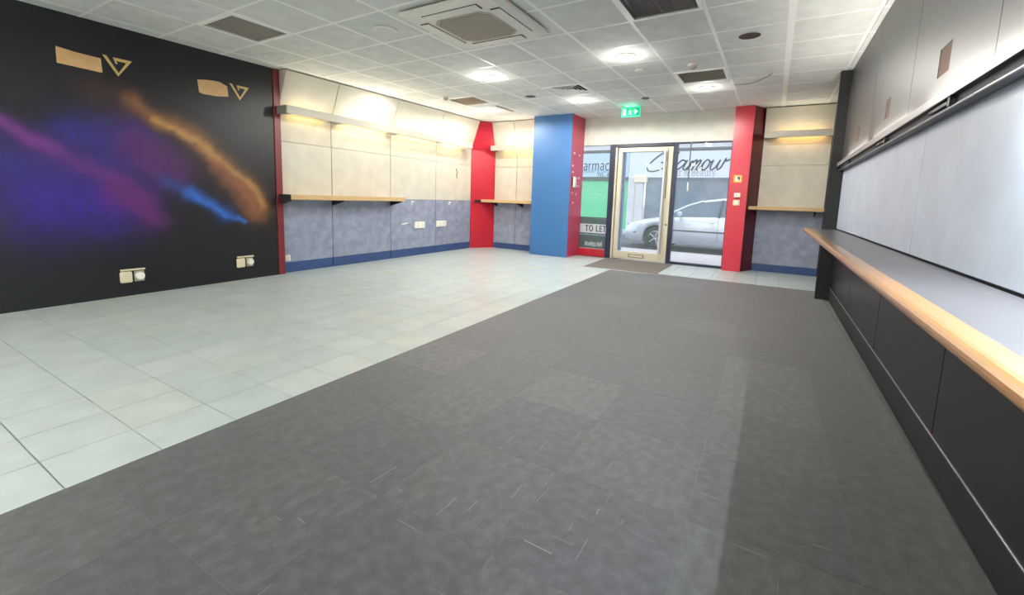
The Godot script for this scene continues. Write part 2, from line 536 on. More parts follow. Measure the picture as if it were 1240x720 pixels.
func build_ceiling() -> void:
	var c := structure("ceiling", "suspended ceiling of white square tiles in a pale metal grid", "ceiling", Vector3(0, 2.655, -2.4))
	c.rotation.x = SLOPE
	span(c, "soffit", Vector3(-6.2, 0.05, 6.0), Vector3(1.1, 0.16, -6.6), M.plaster)
	var rng := RandomNumberGenerator.new()
	rng.seed = 21
	var skip := {}
	for q in [[7, -1], [1, 1], [1, 5], [4, 5], [7, 5]]: skip[q] = true
	var mats := [M.tile_ceiling, M.tile_ceiling, M.tile_ceiling_b, M.tile_ceiling_c]
	for i in range(-2, 10):
		for k in range(-10, 10):
			if skip.has([i, k]): continue
			var xa := maxf(cell_x(i + 1), -5.75); var xb := minf(cell_x(i), 0.72)
			var za := maxf(cell_z(k + 1), -8.66); var zb := cell_z(k)
			if xb - xa < 0.02 or zb - za < 0.02: continue
			var sz := Vector3(xb - xa - 0.022, 0.014, zb - za - 0.020)
			part(c, "ceiling_tile", cbox(sz, 0.002), mats[rng.randi() % 4], Vector3((xa + xb) * 0.5, 0.009, (za + zb) * 0.5 + 2.4))
	for i in range(-1, 11):
		var wd := 0.055 if i == 0 else 0.032
		var x := cell_x(i) if i >= 0 else 0.58
		if x < -5.6: continue
		span(c, "grid_bar", Vector3(x - wd / 2, 0.0004, 6.0), Vector3(x + wd / 2, 0.03, -6.25), M.grid, 0.001)
	for k in range(-9, 11):
		var z := cell_z(k)
		if z < -8.6: continue
		span(c, "grid_bar", Vector3(-5.72, 0.0008, z + 2.4 - 0.014), Vector3(0.7, 0.03, z + 2.4 + 0.014), M.grid, 0.001)
	# a smear on the tile near the red column
	var st := begin()
	var arc := smooth_line([Vector3(-0.60, 0, -6.68), Vector3(-0.47, 0, -6.70), Vector3(-0.34, 0, -6.62), Vector3(-0.22, 0, -6.42), Vector3(-0.16, 0, -6.26)])
	for k in arc.size() - 1:
		var w0 := 0.008 + 0.028 * k / arc.size(); var w1 := 0.008 + 0.028 * (k + 1) / arc.size()
		var a: Vector3 = arc[k] + Vector3(0, 0, 2.4); var b: Vector3 = arc[k + 1] + Vector3(0, 0, 2.4)
		var up := Vector3(0, 0.0012, 0)
		var lo := Vector3(0, -0.0035, 0)
		add_hexa(st, [a + lo + Vector3(0, 0, w0), b + lo + Vector3(0, 0, w1), b + lo - Vector3(0, 0, w1), a + lo - Vector3(0, 0, w0), a + lo + up + Vector3(0, 0, w0), b + lo + up + Vector3(0, 0, w1), b + lo + up - Vector3(0, 0, w1), a + lo + up - Vector3(0, 0, w0)])
	part(c, "scuff_mark", st.commit(), M.scuff)

# ------------------------------------------------------------------ left wall
const ZJ := [-3.457, -4.254, -5.42, -6.597, -7.745]

# leaning top panel between two points of the wall's foot line; out = direction into the room
func leaning(a: Vector3, b: Vector3, out: Vector3, lean := 0.21) -> ArrayMesh:
	var y0 := 2.142
	var q := []
	for d in [0.0, -0.016]:
		for e in [[a, y0], [b, y0], [b, 1.0], [a, 1.0]]:
			var p: Vector3 = e[0]
			var y: float = e[1]
			var o: Vector3 = out * d
			if y == 1.0:
				var tip: Vector3 = p + out * lean
				y = hc(tip.z) - 0.014
				o += out * lean
			q.append(Vector3(p.x, y, p.z) + o)
	return hexa(q)

func build_wall_left() -> void:
	var w := structure("wall_left", "left wall, half a black mural and half white and slate blue panels", "wall")
	span(w, "backing", Vector3(-6.0, -0.1, 3.4), Vector3(-5.735, 3.0, -8.6), M.backing)
	# the mural board, its print on the room side
	var m := mural_material()
	var st := begin()
	var xa := -5.60; var xb := -5.655
	var fx := func(z: float) -> float: return lerpf(xa, xb, (z + 1.0) / -2.4)
	var zs := [3.3, -0.30, -3.365]
	for k in 2:
		var z0: float = zs[k]; var z1: float = zs[k + 1]
		var u0 := 0.0; var u1 := 0.0 if k == 0 else 1.0
		var n := Vector3(1, 0, 0)
		var p := [Vector3(fx.call(z0), 0, z0), Vector3(fx.call(z1), 0, z1), Vector3(fx.call(z1), hc(z1) + 0.03, z1), Vector3(fx.call(z0), hc(z0) + 0.03, z0)]
		for t in [[0, 2, 1], [0, 3, 2]]:
			for j in t:
				st.set_normal(n)
				st.set_uv(Vector2(u0 if j in [0, 3] else u1, 1.0 - p[j].y / 2.66))
				st.add_vertex(p[j])
	part(w, "mural_board", st.commit(), m).set_meta("label", "black board with blurred purple, blue and orange light streaks")
	part(w, "mural_core", hexa([Vector3(-5.735, 0, 3.3), Vector3(fx.call(3.3) - 0.002, 0, 3.3), Vector3(fx.call(-3.365) - 0.002, 0, -3.365), Vector3(-5.735, 0, -3.365), Vector3(-5.735, 2.7, 3.3), Vector3(fx.call(3.3) - 0.002, 2.7, 3.3), Vector3(fx.call(-3.365) - 0.002, 2.7, -3.365), Vector3(-5.735, 2.7, -3.365)]), M.backing)
	span(w, "wall_post", Vector3(-5.735, 0, -3.367), Vector3(-5.638, hc(-3.4) + 0.02, -3.452), M.red_dark, 0.004).set_meta("label", "narrow dark red post")
	# grey cheek that closes the leaning panels
	part(w, "cheek", hexa([Vector3(-5.735, 2.14, -3.453), Vector3(-5.70, 2.14, -3.453), Vector3(-5.49, hc(-3.45) - 0.01, -3.453), Vector3(-5.735, hc(-3.45) - 0.01, -3.453), Vector3(-5.735, 2.14, -3.463), Vector3(-5.70, 2.14, -3.463), Vector3(-5.49, hc(-3.45) - 0.01, -3.463), Vector3(-5.735, hc(-3.45) - 0.01, -3.463)]), M.pelmet)
	for k in 4:
		var za: float = ZJ[k] - (0.008 if k == 0 else 0.005); var zb: float = ZJ[k + 1] + 0.005
		span(w, "wall_panel", Vector3(-5.722, 0.142, za), Vector3(-5.70, 1.035, zb), M.slate, 0.002).set_meta("label", "slate blue lower panel")
		span(w, "wall_panel", Vector3(-5.722, 1.04, za), Vector3(-5.70, 1.778, zb), M.white_panel, 0.002)
		span(w, "wall_panel", Vector3(-5.722, 1.782, za), Vector3(-5.70, 2.138, zb), M.white_panel_b, 0.002)
		part(w, "sloping_panel", leaning(Vector3(-5.70, 0, za), Vector3(-5.70, 0, zb), Vector3(1, 0, 0)), M.white_panel)
		span(w, "kick_board", Vector3(-5.722, 0.0, za), Vector3(-5.702, 0.138, zb), M.kick_blue, 0.002)
	# dark smudge on the last white panel
	st = begin()
	for q in [[0.0, 1.66, 0.02], [0.03, 1.60, 0.025], [-0.02, 1.56, 0.018], [0.02, 1.52, 0.014]]:
		add_lathe(st, Vector3.ZERO, [Vector2(0, 0.001), Vector2(q[2], 0.0005)], 10)
	part(w, "smudge_mark", tube([Vector3(-5.699, 1.69, -7.21), Vector3(-5.699, 1.63, -7.26), Vector3(-5.699, 1.57, -7.24), Vector3(-5.699, 1.50, -7.25)], 0.012, 6), M.smudge)
	# red strip across the corner
	var a := Vector3(-5.70, 0, -7.75); var b := Vector3(-5.385, 0, -8.205)
	var nrm := Vector3(0.82, 0, 0.57).normalized()
	part(w, "corner_panel", hexa([a, b, b + Vector3(0, 2.13, 0), a + Vector3(0, 2.13, 0), a - nrm * 0.1, b - nrm * 0.1, b - nrm * 0.1 + Vector3(0, 2.13, 0), a - nrm * 0.1 + Vector3(0, 2.13, 0)]), M.red).set_meta("label", "bright red corner panel")
	var t := hc(-8.0) - 0.02
	var a2 := Vector3(-5.53, t, -7.78); var b2 := Vector3(-5.36, t, -8.02)
	a.y = 2.132; b.y = 2.132
	part(w, "corner_panel", hexa([a, b, b2, a2, a - nrm * 0.1, b - nrm * 0.1, b2 - nrm * 0.1, a2 - nrm * 0.1]), M.red)

# ------------------------------------------------------------------ street side
func build_front() -> void:
	var w := structure("wall_front", "street side wall with panelled niches either side of the glazed shopfront", "wall")
	span(w, "backing", Vector3(-6.0, -0.1, -8.235), Vector3(-3.46, 3.0, -8.5), M.backing)
	span(w, "backing", Vector3(-0.60, -0.1, -8.65), Vector3(1.0, 3.0, -8.85), M.backing)
	span(w, "bulkhead", Vector3(-3.46, 2.215, -8.425), Vector3(-0.60, 3.0, -8.56), M.header)
	# left niche
	for e in [[-5.385, -4.83], [-4.82, -3.47]]:
		span(w, "wall_panel", Vector3(e[0], 0.122, -8.23), Vector3(e[1], 1.055, -8.21), M.slate, 0.002).set_meta("label", "slate blue lower panel")
		span(w, "wall_panel", Vector3(e[0], 1.06, -8.23), Vector3(e[1], 1.785, -8.21), M.white_panel, 0.002)
		span(w, "wall_panel", Vector3(e[0], 1.79, -8.23), Vector3(e[1], 2.138, -8.21), M.white_panel_b, 0.002)
		span(w, "kick_board", Vector3(e[0], 0.0, -8.23), Vector3(e[1], 0.118, -8.212), M.kick_blue, 0.002)
		part(w, "sloping_panel", leaning(Vector3(e[0], 0, -8.21), Vector3(e[1], 0, -8.21), Vector3(0, 0, 1), 0.19), M.white_panel)
	# right niche
	span(w, "wall_panel", Vector3(-0.245, 0.128, -8.645), Vector3(0.695, 1.06, -8.62), M.slate, 0.002).set_meta("label", "slate blue lower panel")
	span(w, "wall_panel", Vector3(-0.245, 1.064, -8.645), Vector3(0.695, 1.80, -8.62), M.white_panel, 0.002)
	span(w, "wall_panel", Vector3(-0.245, 1.804, -8.645), Vector3(0.695, 2.138, -8.62), M.white_panel_b, 0.002)
	span(w, "kick_board", Vector3(-0.245, 0.0, -8.645), Vector3(0.695, 0.124, -8.622), M.kick_blue, 0.002)
	part(w, "sloping_panel", leaning(Vector3(-0.245, 0, -8.62), Vector3(0.695, 0, -8.62), Vector3(0, 0, 1), 0.10), M.white_panel)
	part(w, "corner_panel", hexa([Vector3(-0.40, 0, -8.30), Vector3(-0.25, 0, -8.61), Vector3(-0.25, 2.76, -8.61), Vector3(-0.40, 2.76, -8.30), Vector3(-0.45, 0, -8.32), Vector3(-0.30, 0, -8.64), Vector3(-0.30, 2.76, -8.64), Vector3(-0.45, 2.76, -8.32)]), M.red_deep).set_meta("label", "deep red splayed corner panel")
	# faint outline left by a removed picture
	var st := begin()
	for q in [[0.035, 1.74, 0.045, 1.32], [0.355, 1.82, 0.365, 1.32]]:
		add_cbox(st, Vector3((q[0] + q[2]) / 2, (q[1] + q[3]) / 2, -8.619), Vector3(0.012, q[1] - q[3], 0.003), 0.001)
	add_cbox(st, Vector3(0.20, 1.32, -8.619), Vector3(0.33, 0.014, 0.003), 0.001)
	part(w, "picture_outline", st.commit(), M.faint)

	# blue pillar with a pink-red side
	var p := structure("pillar", "square pillar with a glossy blue front and a pink red side by the door", "pillar", Vector3(-3.80, 0, -8.1))
	var top := hc(-7.8) + 0.05
	span(p, "core", Vector3(-0.40, 0, -0.32), Vector3(0.408, top, 0.30), M.pink, 0.003).set_meta("label", "pink red side face")
	span(p, "front_board", Vector3(-0.412, 0, 0.298), Vector3(0.412, top, 0.316), M.blue_paint, 0.003).set_meta("label", "glossy blue front board")
	st = begin()
	var rng := RandomNumberGenerator.new(); rng.seed = 5
	for q in [[1.78, -7.90], [1.66, -7.92], [1.56, -8.22], [1.47, -8.20], [1.40, -8.16], [1.40, -8.26], [1.26, -7.93], [1.24, -8.12], [1.07, -7.98], [2.02, -7.95], [2.0, -8.2]]:
		add_cbox(st, Vector3(0.409, q[0], q[1] + 8.1), Vector3(0.003, rng.randf_range(0.015, 0.05), rng.randf_range(0.02, 0.09)), 0.001)
	part(p, "paint_chips", st.commit(), M.chip)

	# red column right of the shopfront
	var c := structure("column", "glossy red square column between the shopfront and the right niche", "column", Vector3(-0.535, 0, -8.45))
	span(c, "shaft", Vector3(-0.148, 0, -0.20), Vector3(0.138, hc(-8.3) + 0.05, 0.196), M.red_column, 0.004)

	# glazing: window_1, door_1, window_2
	var n1 := structure("window_1", "narrow shopfront pane between the blue pillar and the door", "window", Vector3(-3.14, 0, -8.43))
	span(n1, "pane", Vector3(-0.32, 0.15, -0.004), Vector3(0.312, 2.215, 0.004), M.glass, 0.0005)
	span(n1, "sill_panel", Vector3(-0.32, 0.0, -0.03), Vector3(0.312, 0.15, 0.03), M.red, 0.003).set_meta("label", "low red panel under the pane")
	var fr := structure("trim_1", "dark navy metal frame around the door and panes", "frame", Vector3(-1.8, 0, -8.43))
	span(fr, "mullion", Vector3(-1.03, 0, -0.05), Vector3(-0.918, 2.215, 0.05), M.frame_navy, 0.004)
	span(fr, "mullion", Vector3(0.155, 0, -0.05), Vector3(0.225, 2.215, 0.05), M.frame_navy, 0.004)
	span(fr, "head_bar", Vector3(-0.918, 2.155, -0.05), Vector3(0.155, 2.215, 0.05), M.frame_navy, 0.004)
	span(fr, "head_bar", Vector3(0.225, 2.19, -0.04), Vector3(1.12, 2.215, 0.04), M.frame_navy, 0.004)
	span(fr, "bottom_rail", Vector3(0.225, 0, -0.04), Vector3(1.12, 0.045, 0.04), M.frame_navy, 0.004)
	span(fr, "mullion", Vector3(1.095, 0.045, -0.04), Vector3(1.12, 2.19, 0.04), M.frame_navy, 0.004)
	var n2 := structure("window_2", "large shopfront pane between the door and the red column", "window", Vector3(-1.13, 0, -8.43))
	span(n2, "pane", Vector3(-0.445, 0.045, -0.004), Vector3(0.425, 2.19, 0.004), M.glass, 0.0005)
	var d := structure("door_1", "cream metal framed glass entrance door with a long pull handle", "door", Vector3(-2.2, 0, -8.43))
	span(d, "door_jamb", Vector3(-0.516, 0.0, -0.04), Vector3(-0.478, 2.155, 0.05), M.door_cream, 0.004)
	span(d, "stile", Vector3(-0.462, 0.012, -0.03), Vector3(-0.385, 2.145, 0.04), M.door_cream, 0.005)
	span(d, "stile", Vector3(0.405, 0.012, -0.03), Vector3(0.55, 2.145, 0.04), M.door_cream, 0.005)
	span(d, "top_rail", Vector3(-0.385, 2.065, -0.03), Vector3(0.405, 2.145, 0.04), M.door_cream, 0.005)
	span(d, "bottom_rail", Vector3(-0.385, 0.012, -0.03), Vector3(0.405, 0.165, 0.04), M.door_cream, 0.005)
	span(d, "pane", Vector3(-0.385, 0.165, 0.0), Vector3(0.405, 2.065, 0.008), M.glass, 0.0005)
	var h := part(d, "pull_handle", tube([Vector3(0.425, 0.17, 0.10), Vector3(0.425, 2.06, 0.10)], 0.025, 14), M.handle_steel)
	for y in [0.22, 2.0]: part(h, "handle_bracket", tube([Vector3(0.425, y, 0.035), Vector3(0.425, y, 0.10)], 0.012, 10), M.steel)
	span(d, "edge_slot", Vector3(0.455, 1.2, 0.040), Vector3(0.468, 2.12, 0.042), M.alu_dark, 0.0005)
	part(d, "lock", lathe([Vector2(0, 0.006), Vector2(0.014, 0.006), Vector2(0.016, 0.0)], 16), M.alu_dark, Vector3(0.51, 0.72, 0.041), Vector3(PI / 2, 0, 0))
	var lp := part(d, "letter_plate", cbox(Vector3(0.30, 0.062, 0.006), 0.002), M.black_plastic, Vector3(-0.005, 0.084, 0.041))
	part(lp, "letter_flap", cbox(Vector3(0.276, 0.044, 0.006), 0.002), M.door_cream, Vector3(0, 0, 0.003))

# ------------------------------------------------------------------ right wall
func build_wall_right() -> void:
	var w := structure("wall_right", "right wall of dark laminate panels above and below a long counter", "wall")
	span(w, "backing", Vector3(0.70, -0.1, 3.4), Vector3(0.95, 3.0, -8.85), M.backing)
	span(w, "plinth", Vector3(0.672, 0.0, 3.3), Vector3(0.699, 0.155, -6.48), M.black_matt, 0.002)
	span(w, "plinth_strip", Vector3(0.669, 0.1555, 3.3), Vector3(0.699, 0.1635, -6.48), M.alu, 0.001)
	var zb := [3.3, 2.6, 1.34, 0.06, -1.20, -2.46, -3.75, -5.02, -6.48]
	for k in zb.size() - 1:
		span(w, "base_panel", Vector3(0.672, 0.164, zb[k] - 0.003), Vector3(0.699, 0.838, zb[k + 1] + 0.003), M.black_gloss, 0.003)
	var zm := [3.3, 2.8, 0.80, -1.20, -3.185, -5.19, -6.48]
	for k in zm.size() - 1:
		span(w, "middle_panel", Vector3(0.667, 0.880, zm[k] - 0.004), Vector3(0.699, 1.655, zm[k + 1] + 0.004), M.mid_laminate, 0.003)
	span(w, "shadow_rail", Vector3(0.69, 0.84, 3.3), Vector3(0.699, 0.88, -6.48), M.black_matt, 0.001)
	var zu := [3.3, 2.58, 1.35, 0.13, -1.09, -2.317, -3.53, -4.80, -6.48]
	var holes := {4: [-1.80, -1.62], 5: [-2.845, -3.018], 6: [-4.084, -4.222], 7: [-5.355, -5.49]}
	for k in zu.size() - 1:
		var za: float = zu[k] - 0.003; var zc: float = zu[k + 1] + 0.003
		var st := begin()
		var ht := func(z: float) -> float: return hc(z) - 0.004
		var slab := func(z0: float, z1: float, y0: float, y1: float) -> void:
			var t0: float = ht.call(z0) if y1 < 0.0 else y1
			var t1: float = ht.call(z1) if y1 < 0.0 else y1
			add_hexa(st, [Vector3(0.64, y0, z0), Vector3(0.64, y0, z1), Vector3(0.66, y0, z1), Vector3(0.66, y0, z0), Vector3(0.64, t0, z0), Vector3(0.64, t1, z1), Vector3(0.66, t1, z1), Vector3(0.66, t0, z0)])
		if holes.has(k):
			var h: Array = holes[k]
			var h0 := maxf(h[0], h[1]); var h1 := minf(h[0], h[1])
			slab.call(za, h0, 1.63, -1.0)
			slab.call(h1, zc, 1.63, -1.0)
			slab.call(h0, h1, 1.63, 1.775)
			slab.call(h0, h1, 1.915, -1.0)
		else:
			slab.call(za, zc, 1.63, -1.0)
		var up := part(w, "upper_panel", st.commit(), M.up_laminate)
		if holes.has(k):
			var h: Array = holes[k]
			part(up, "timber_batten", cbox(Vector3(0.018, 0.137, absf(h[0] - h[1]) - 0.004), 0.001), M.timber, Vector3(0.652, 1.845, (h[0] + h[1]) * 0.5)).set_meta("label", "brown timber behind a cut-out")
	span(w, "upper_backing", Vector3(0.678, 1.66, 3.3), Vector3(0.699, 2.72, -6.48), M.backing, 0.002)
	# black end panel
	var e := structure("trim_2", "tall black end panel where the right wall meets the niche", "panel", Vector3(0.6, 0, -6.51))
	span(e, "end_board", Vector3(-0.066, 0, -0.03), Vector3(0.10, hc(-6.5) - 0.002, 0.028), M.black_matt, 0.003)

	# pelmet track with a dark channel, running the length of the wall
	var t := thing("lighting_track", "long dark metal lighting track along the right wall under the upper panels", "track", Vector3(0.634, 1.592, 0))
	part(t, "channel", prism([Vector2(0.026, 0.034), Vector2(-0.024, 0.034), Vector2(-0.03, 0.028), Vector2(-0.03, 0.022), Vector2(-0.012, 0.018), Vector2(-0.006, -0.012), Vector2(-0.022, -0.02), Vector2(-0.022, -0.028), Vector2(0.026, -0.028)], 3.2, -6.46), M.alu_dark)
	part(t, "top_lip", cbox(Vector3(0.006, 0.044, 9.66), 0.002), M.alu, Vector3(-0.034, 0.040, -1.63))
	part(t, "lower_lip", cbox(Vector3(0.008, 0.007, 9.66), 0.002), M.alu, Vector3(-0.023, -0.027, -1.63))
	for z in [-2.62, -3.9, -5.6]:
		var st := begin()
		add_cbox(st, Vector3.ZERO, Vector3(0.03, 0.045, 0.03), 0.003)
		add_cbox(st, Vector3(-0.004, 0.0, -0.16), Vector3(0.016, 0.018, 0.26), 0.003)
		part(t, "connector", st.commit(), M.alu_dark, Vector3(-0.016, 0.0, z))

	for z in [-5.4, -4.0, -2.6, -1.2, 0.2, 1.6]:
		part(t, "lamp_tube", tube([Vector3(-0.020, 0.044, z - 0.6), Vector3(-0.020, 0.044, z + 0.6)], 0.008, 10), M.tube_warm)
		tube_light(t, Vector3(-0.020, 0.055, z), Vector3(PI / 2 - 0.6, -PI / 2, 0), 1.15, Color(1.0, 0.985, 0.95), 0.75)
	for z in [-1.45, -0.35]:
		part(t, "lamp_tube", tube([Vector3(-0.004, -0.036, z - 0.5), Vector3(-0.004, -0.036, z + 0.5)], 0.007, 10), M.tube_warm)
		tube_light(t, Vector3(-0.004, -0.047, z), Vector3(-PI / 2 + 0.5, -PI / 2, 0), 0.95, Color(0.94, 0.98, 1.0), 2.4)

	# counter
	var c := thing("counter", "long grey counter with a rounded oak front edge along the right wall", "counter", Vector3(0.5, 0.86, -1.6))
	span(c, "top", Vector3(-0.105, -0.02, 4.8), Vector3(0.166, 0.0105, -4.80), M.counter_top, 0.002)
	var prof := []
	for k in 9:
		var a := PI / 2 + PI * k / 8.0
		prof.append(Vector2(-0.150 + cos(a) * 0.022, -0.008 + sin(a) * 0.020))
	prof.append(Vector2(-0.105, -0.028)); prof.append(Vector2(-0.105, 0.012))
	part(c, "oak_edge", prism(prof, 4.8, -4.80), M.wood).set_meta("label", "rounded oak front edge")
	for z in [-3.42, -2.15, -0.86, 0.4, 1.66]:
		part(c, "bracket", prism([Vector2(0.165, -0.022), Vector2(-0.06, -0.022), Vector2(-0.06, -0.035), Vector2(0.165, -0.16)], z - 0.008, z + 0.008), M.black_matt)

func build_rear() -> void:
	var w := structure("wall_rear", "plain white wall behind the camera", "wall")
	span(w, "board", Vector3(-6.0, -0.1, 3.3), Vector3(1.0, 3.0, 3.5), M.plaster)
	pelmet("added unseen pelmet light on the plain rear wall, to brighten the ceiling", Vector3(-2.6, 2.16, 3.295), PI, 5.0, [[-2.3, -1.2, 11.0], [-1.1, 0.0, 11.0], [0.1, 1.2, 11.0], [1.3, 2.4, 11.0]], Color(1.0, 0.94, 0.82))  # added out of view to lift the ceiling near the camera

# ------------------------------------------------------------------ ceiling fittings
func downlight(x: float, z: float, label: String, on: bool, energy := 1.0, group := "") -> void:
	var o := on_ceiling("downlight", label, "downlight", x, z, group)
	part(o, "rim", lathe([Vector2(0.112, 0.0), Vector2(0.112, -0.006), Vector2(0.104, -0.012), Vector2(0.092, -0.010), Vector2(0.088, -0.004)], 36), M.lamp_off)
	part(o, "diffuser", lathe([Vector2(0.089, -0.005), Vector2(0.06, -0.0075), Vector2(0.0, -0.0085)], 36), M.lamp if on else M.tile_ceiling)
	if on:
		var l := OmniLight3D.new()
		l.name = "downlight_lamp"
		l.light_color = Color(1.0, 0.985, 0.955)
		l.light_energy = energy * 0.05
		l.light_size = 0.085
		l.omni_range = 14.0
		l.omni_attenuation = 2.0
		l.shadow_enabled = true
		o.add_child(l)
		l.position = Vector3(0, -0.065, 0)
		var d := SpotLight3D.new()
		d.name = "downlight_beam"
		d.light_color = l.light_color
		d.light_energy = energy * 0.75
		d.light_size = 0.085
		d.spot_range = 14.0
		d.spot_angle = 88.0
		d.spot_angle_attenuation = 0.15
		d.spot_attenuation = 2.0
		d.shadow_enabled = true
		o.add_child(d)
		d.position = Vector3(0, -0.03, 0)
		d.rotation.x = -PI / 2

func grille(x: float, z: float, label: String, m: Material, blade: Material) -> void:
	var o := on_ceiling("return_air_grille", label, "vent", x, z)
	var st := begin()
	for s in [-1.0, 1.0]:
		add_cbox(st, Vector3(s * 0.274, -0.001, 0), Vector3(0.036, 0.012, 0.584), 0.002)
		add_cbox(st, Vector3(0, -0.001, s * 0.274), Vector3(0.512, 0.012, 0.036), 0.002)
	part(o, "frame", st.commit(), M.grid)
	part(o, "backing", cbox(Vector3(0.516, 0.006, 0.516), 0.001), m, Vector3(0, 0.022, 0))
	st = begin()
	for k in range(-12, 13):
		add_cbox(st, Vector3(k * 0.0205, 0.014, 0), Vector3(0.003, 0.010, 0.512), 0.0005)
		add_cbox(st, Vector3(0, 0.014, k * 0.0205), Vector3(0.512, 0.010, 0.003), 0.0005)
	part(o, "egg_crate_core", st.commit(), blade).set_meta("kind", "stuff")

func build_ceiling_fittings() -> void:
	var g := "lit round ceiling downlights"
	downlight(-3.36, -4.90, "lit round downlight between the air conditioner and the pillar", true, 2.6, g)
	downlight(-5.23, -4.97, "lit round downlight close above the left wall's sloping panels", true, 0.38, g)
	downlight(-4.71, -6.89, "lit round downlight beside the brown grille in the far left corner", true, 1.6, g)
	downlight(-2.81, -6.79, "lit round downlight beside the louvred diffuser, nearest the blue pillar", true, 2.3, g)
	downlight(-1.53, -4.845, "lit round downlight right of the air conditioner, largest of the lit ones", true, 2.6, g)
	downlight(-0.95, -6.70, "lit round downlight touching the dark square grille near the exit sign", true, 2.1, g)
	downlight(-3.31, -3.09, "unlit round white downlight on the tile left of the air conditioner", false)
	downlight(-5.10, -3.075, "unlit round white downlight near the top of the dark red post", false)
	# downlights added out of view in the rear half, to even the room light
	for z in [0.5, 2.4]:
		for x in [-4.3, -2.7, -1.1]:
			downlight(x, z, "added unseen downlight behind the camera, %s, %s" % ["first row" if z < 1.0 else "second row", "beside the mural wall" if x < -4.0 else ("in the middle" if x < -2.0 else "beside the long counter")], true, 1.4, "added rear downlights")

	# two holes of removed downlights, their dark insides painted as black discs
	for q in [[-0.335, -4.765, 0.092, "round black hole left by a removed downlight, near the right wall"], [-3.415, -6.16, 0.085, "small round black hole left by a removed downlight, near the blue pillar"]]:
		var o := on_ceiling("downlight_opening", q[3], "opening", q[0], q[1])
		var r: float = q[2]
		part(o, "rim", lathe([Vector2(r + 0.006, -0.001), Vector2(r + 0.005, -0.004), Vector2(r, -0.004)], 32), M.tile_ceiling_b)
		part(o, "dark_disc", lathe([Vector2(r, -0.0045), Vector2(r * 0.8, -0.003), Vector2(0.0, -0.0028)], 32), M.black_plastic)

	# detectors
	var sd := on_ceiling("smoke_detector", "white domed smoke detector on the tile beyond the black hole", "detector", -0.94, -5.49)
	part(sd, "base", lathe([Vector2(0.052, 0), Vector2(0.052, -0.014), Vector2(0.046, -0.02), Vector2(0.0, -0.02)], 28), M.white_plastic)
	part(sd, "head", lathe([Vector2(0.042, -0.02), Vector2(0.045, -0.034), Vector2(0.034, -0.05), Vector2(0.0, -0.054)], 28), M.pelmet)
	var sd2 := on_ceiling("smoke_detector", "small white smoke detector beside the brown grille at far left", "detector", -4.66, -5.61)
	part(sd2, "base", lathe([Vector2(0.05, 0), Vector2(0.05, -0.014), Vector2(0.044, -0.02), Vector2(0.0, -0.02)], 28), M.white_plastic)
	part(sd2, "head", lathe([Vector2(0.04, -0.02), Vector2(0.04, -0.045), Vector2(0.03, -0.06), Vector2(0.0, -0.062)], 28), M.pelmet)
	var bp := on_ceiling("blanking_plate", "small flat white disc on the ceiling between two lit downlights", "disc", -1.53, -5.46)
	part(bp, "disc", lathe([Vector2(0.062, 0), Vector2(0.062, -0.006), Vector2(0.054, -0.012), Vector2(0, -0.012)], 28), M.white_plastic)
	var bq := on_ceiling("ceiling_sensor", "small flat grey sensor disc on the ceiling just beyond the exit sign", "sensor", -1.85, -7.0)
	part(bq, "disc", lathe([Vector2(0.06, 0), Vector2(0.06, -0.01), Vector2(0.05, -0.016), Vector2(0, -0.016)], 28), M.smudge)

	# return air grilles that fill whole cells
	grille(cell_x(7) - 0.3, cell_z(-1) - 0.3, "grey square ceiling grille above the black mural wall", M.grille_mid, M.grille_mid)
	grille(cell_x(1) - 0.3, cell_z(1) - 0.3, "dark grey square ceiling grille at the top edge, right of the air conditioner", M.grille_dark, M.grille_dark)
	grille(cell_x(1) - 0.3, cell_z(5) - 0.3, "dark square ceiling grille beside the smoke detector near the right wall", M.grille_tan, M.grille_tan)
	grille(cell_x(7) - 0.3, cell_z(5) - 0.3, "brown square ceiling grille in the far left corner", M.grille_brown, M.grille_brown)
	var sv := on_ceiling("tile_gap", "black strip standing in for a tile gap in the ceiling between the brown grille and the pillar", "vent", -4.16, -7.0)
	var st := begin()
	add_cbox(st, Vector3(-0.16, -0.004, 0.14), Vector3(0.035, 0.004, 0.58), 0.001)
	part(sv, "slot", st.commit(), M.black_plastic)  # flat black strip stands in for the dark gap at a displaced tile
	# louvred four-way diffuser
	var df := on_ceiling("ceiling_diffuser", "square four-way louvred air diffuser beside a lit downlight near the blue pillar", "vent", cell_x(4) - 0.3, cell_z(5) - 0.3)
	st = begin()
	for s in [-1.0, 1.0]:
		add_cbox(st, Vector3(s * 0.283, -0.001, 0), Vector3(0.028, 0.012, 0.59), 0.002)
		add_cbox(st, Vector3(0, -0.001, s * 0.283), Vector3(0.54, 0.012, 0.028), 0.002)
	part(df, "frame", st.commit(), M.grid)
	part(df, "plenum", cbox(Vector3(0.54, 0.006, 0.54), 0.001), M.backing, Vector3(0, 0.034, 0))
	for side in 4:
		var bs := Basis(Vector3.UP, side * PI / 2)
		for k in 4:
			var r0 := 0.05 + 0.054 * k
			st = begin()
			var q := []
			for e in [[r0, 0.024], [r0 + 0.048, -0.002]]:
				for s in [-1.0, 1.0]:
					for t in [0.0, 0.003]:
						q.append(bs * Vector3(s * e[0], e[1] + t, e[0]))
			add_hexa(st, [q[0], q[2], q[6], q[4], q[1], q[3], q[7], q[5]])
			part(df, "louvre", st.commit(), M.grid)

	# air conditioning cassette
	var ac := on_ceiling("air_conditioner", "square white ceiling cassette air conditioner with a taupe centre grille", "air conditioner", -2.405, -3.31)
	ac.rotation.y = 0.012
	var a := 0.478
	st = begin()
	var top := [Vector3(-a, -0.014, -a), Vector3(a, -0.014, -a), Vector3(a, -0.014, a), Vector3(-a, -0.014, a)]
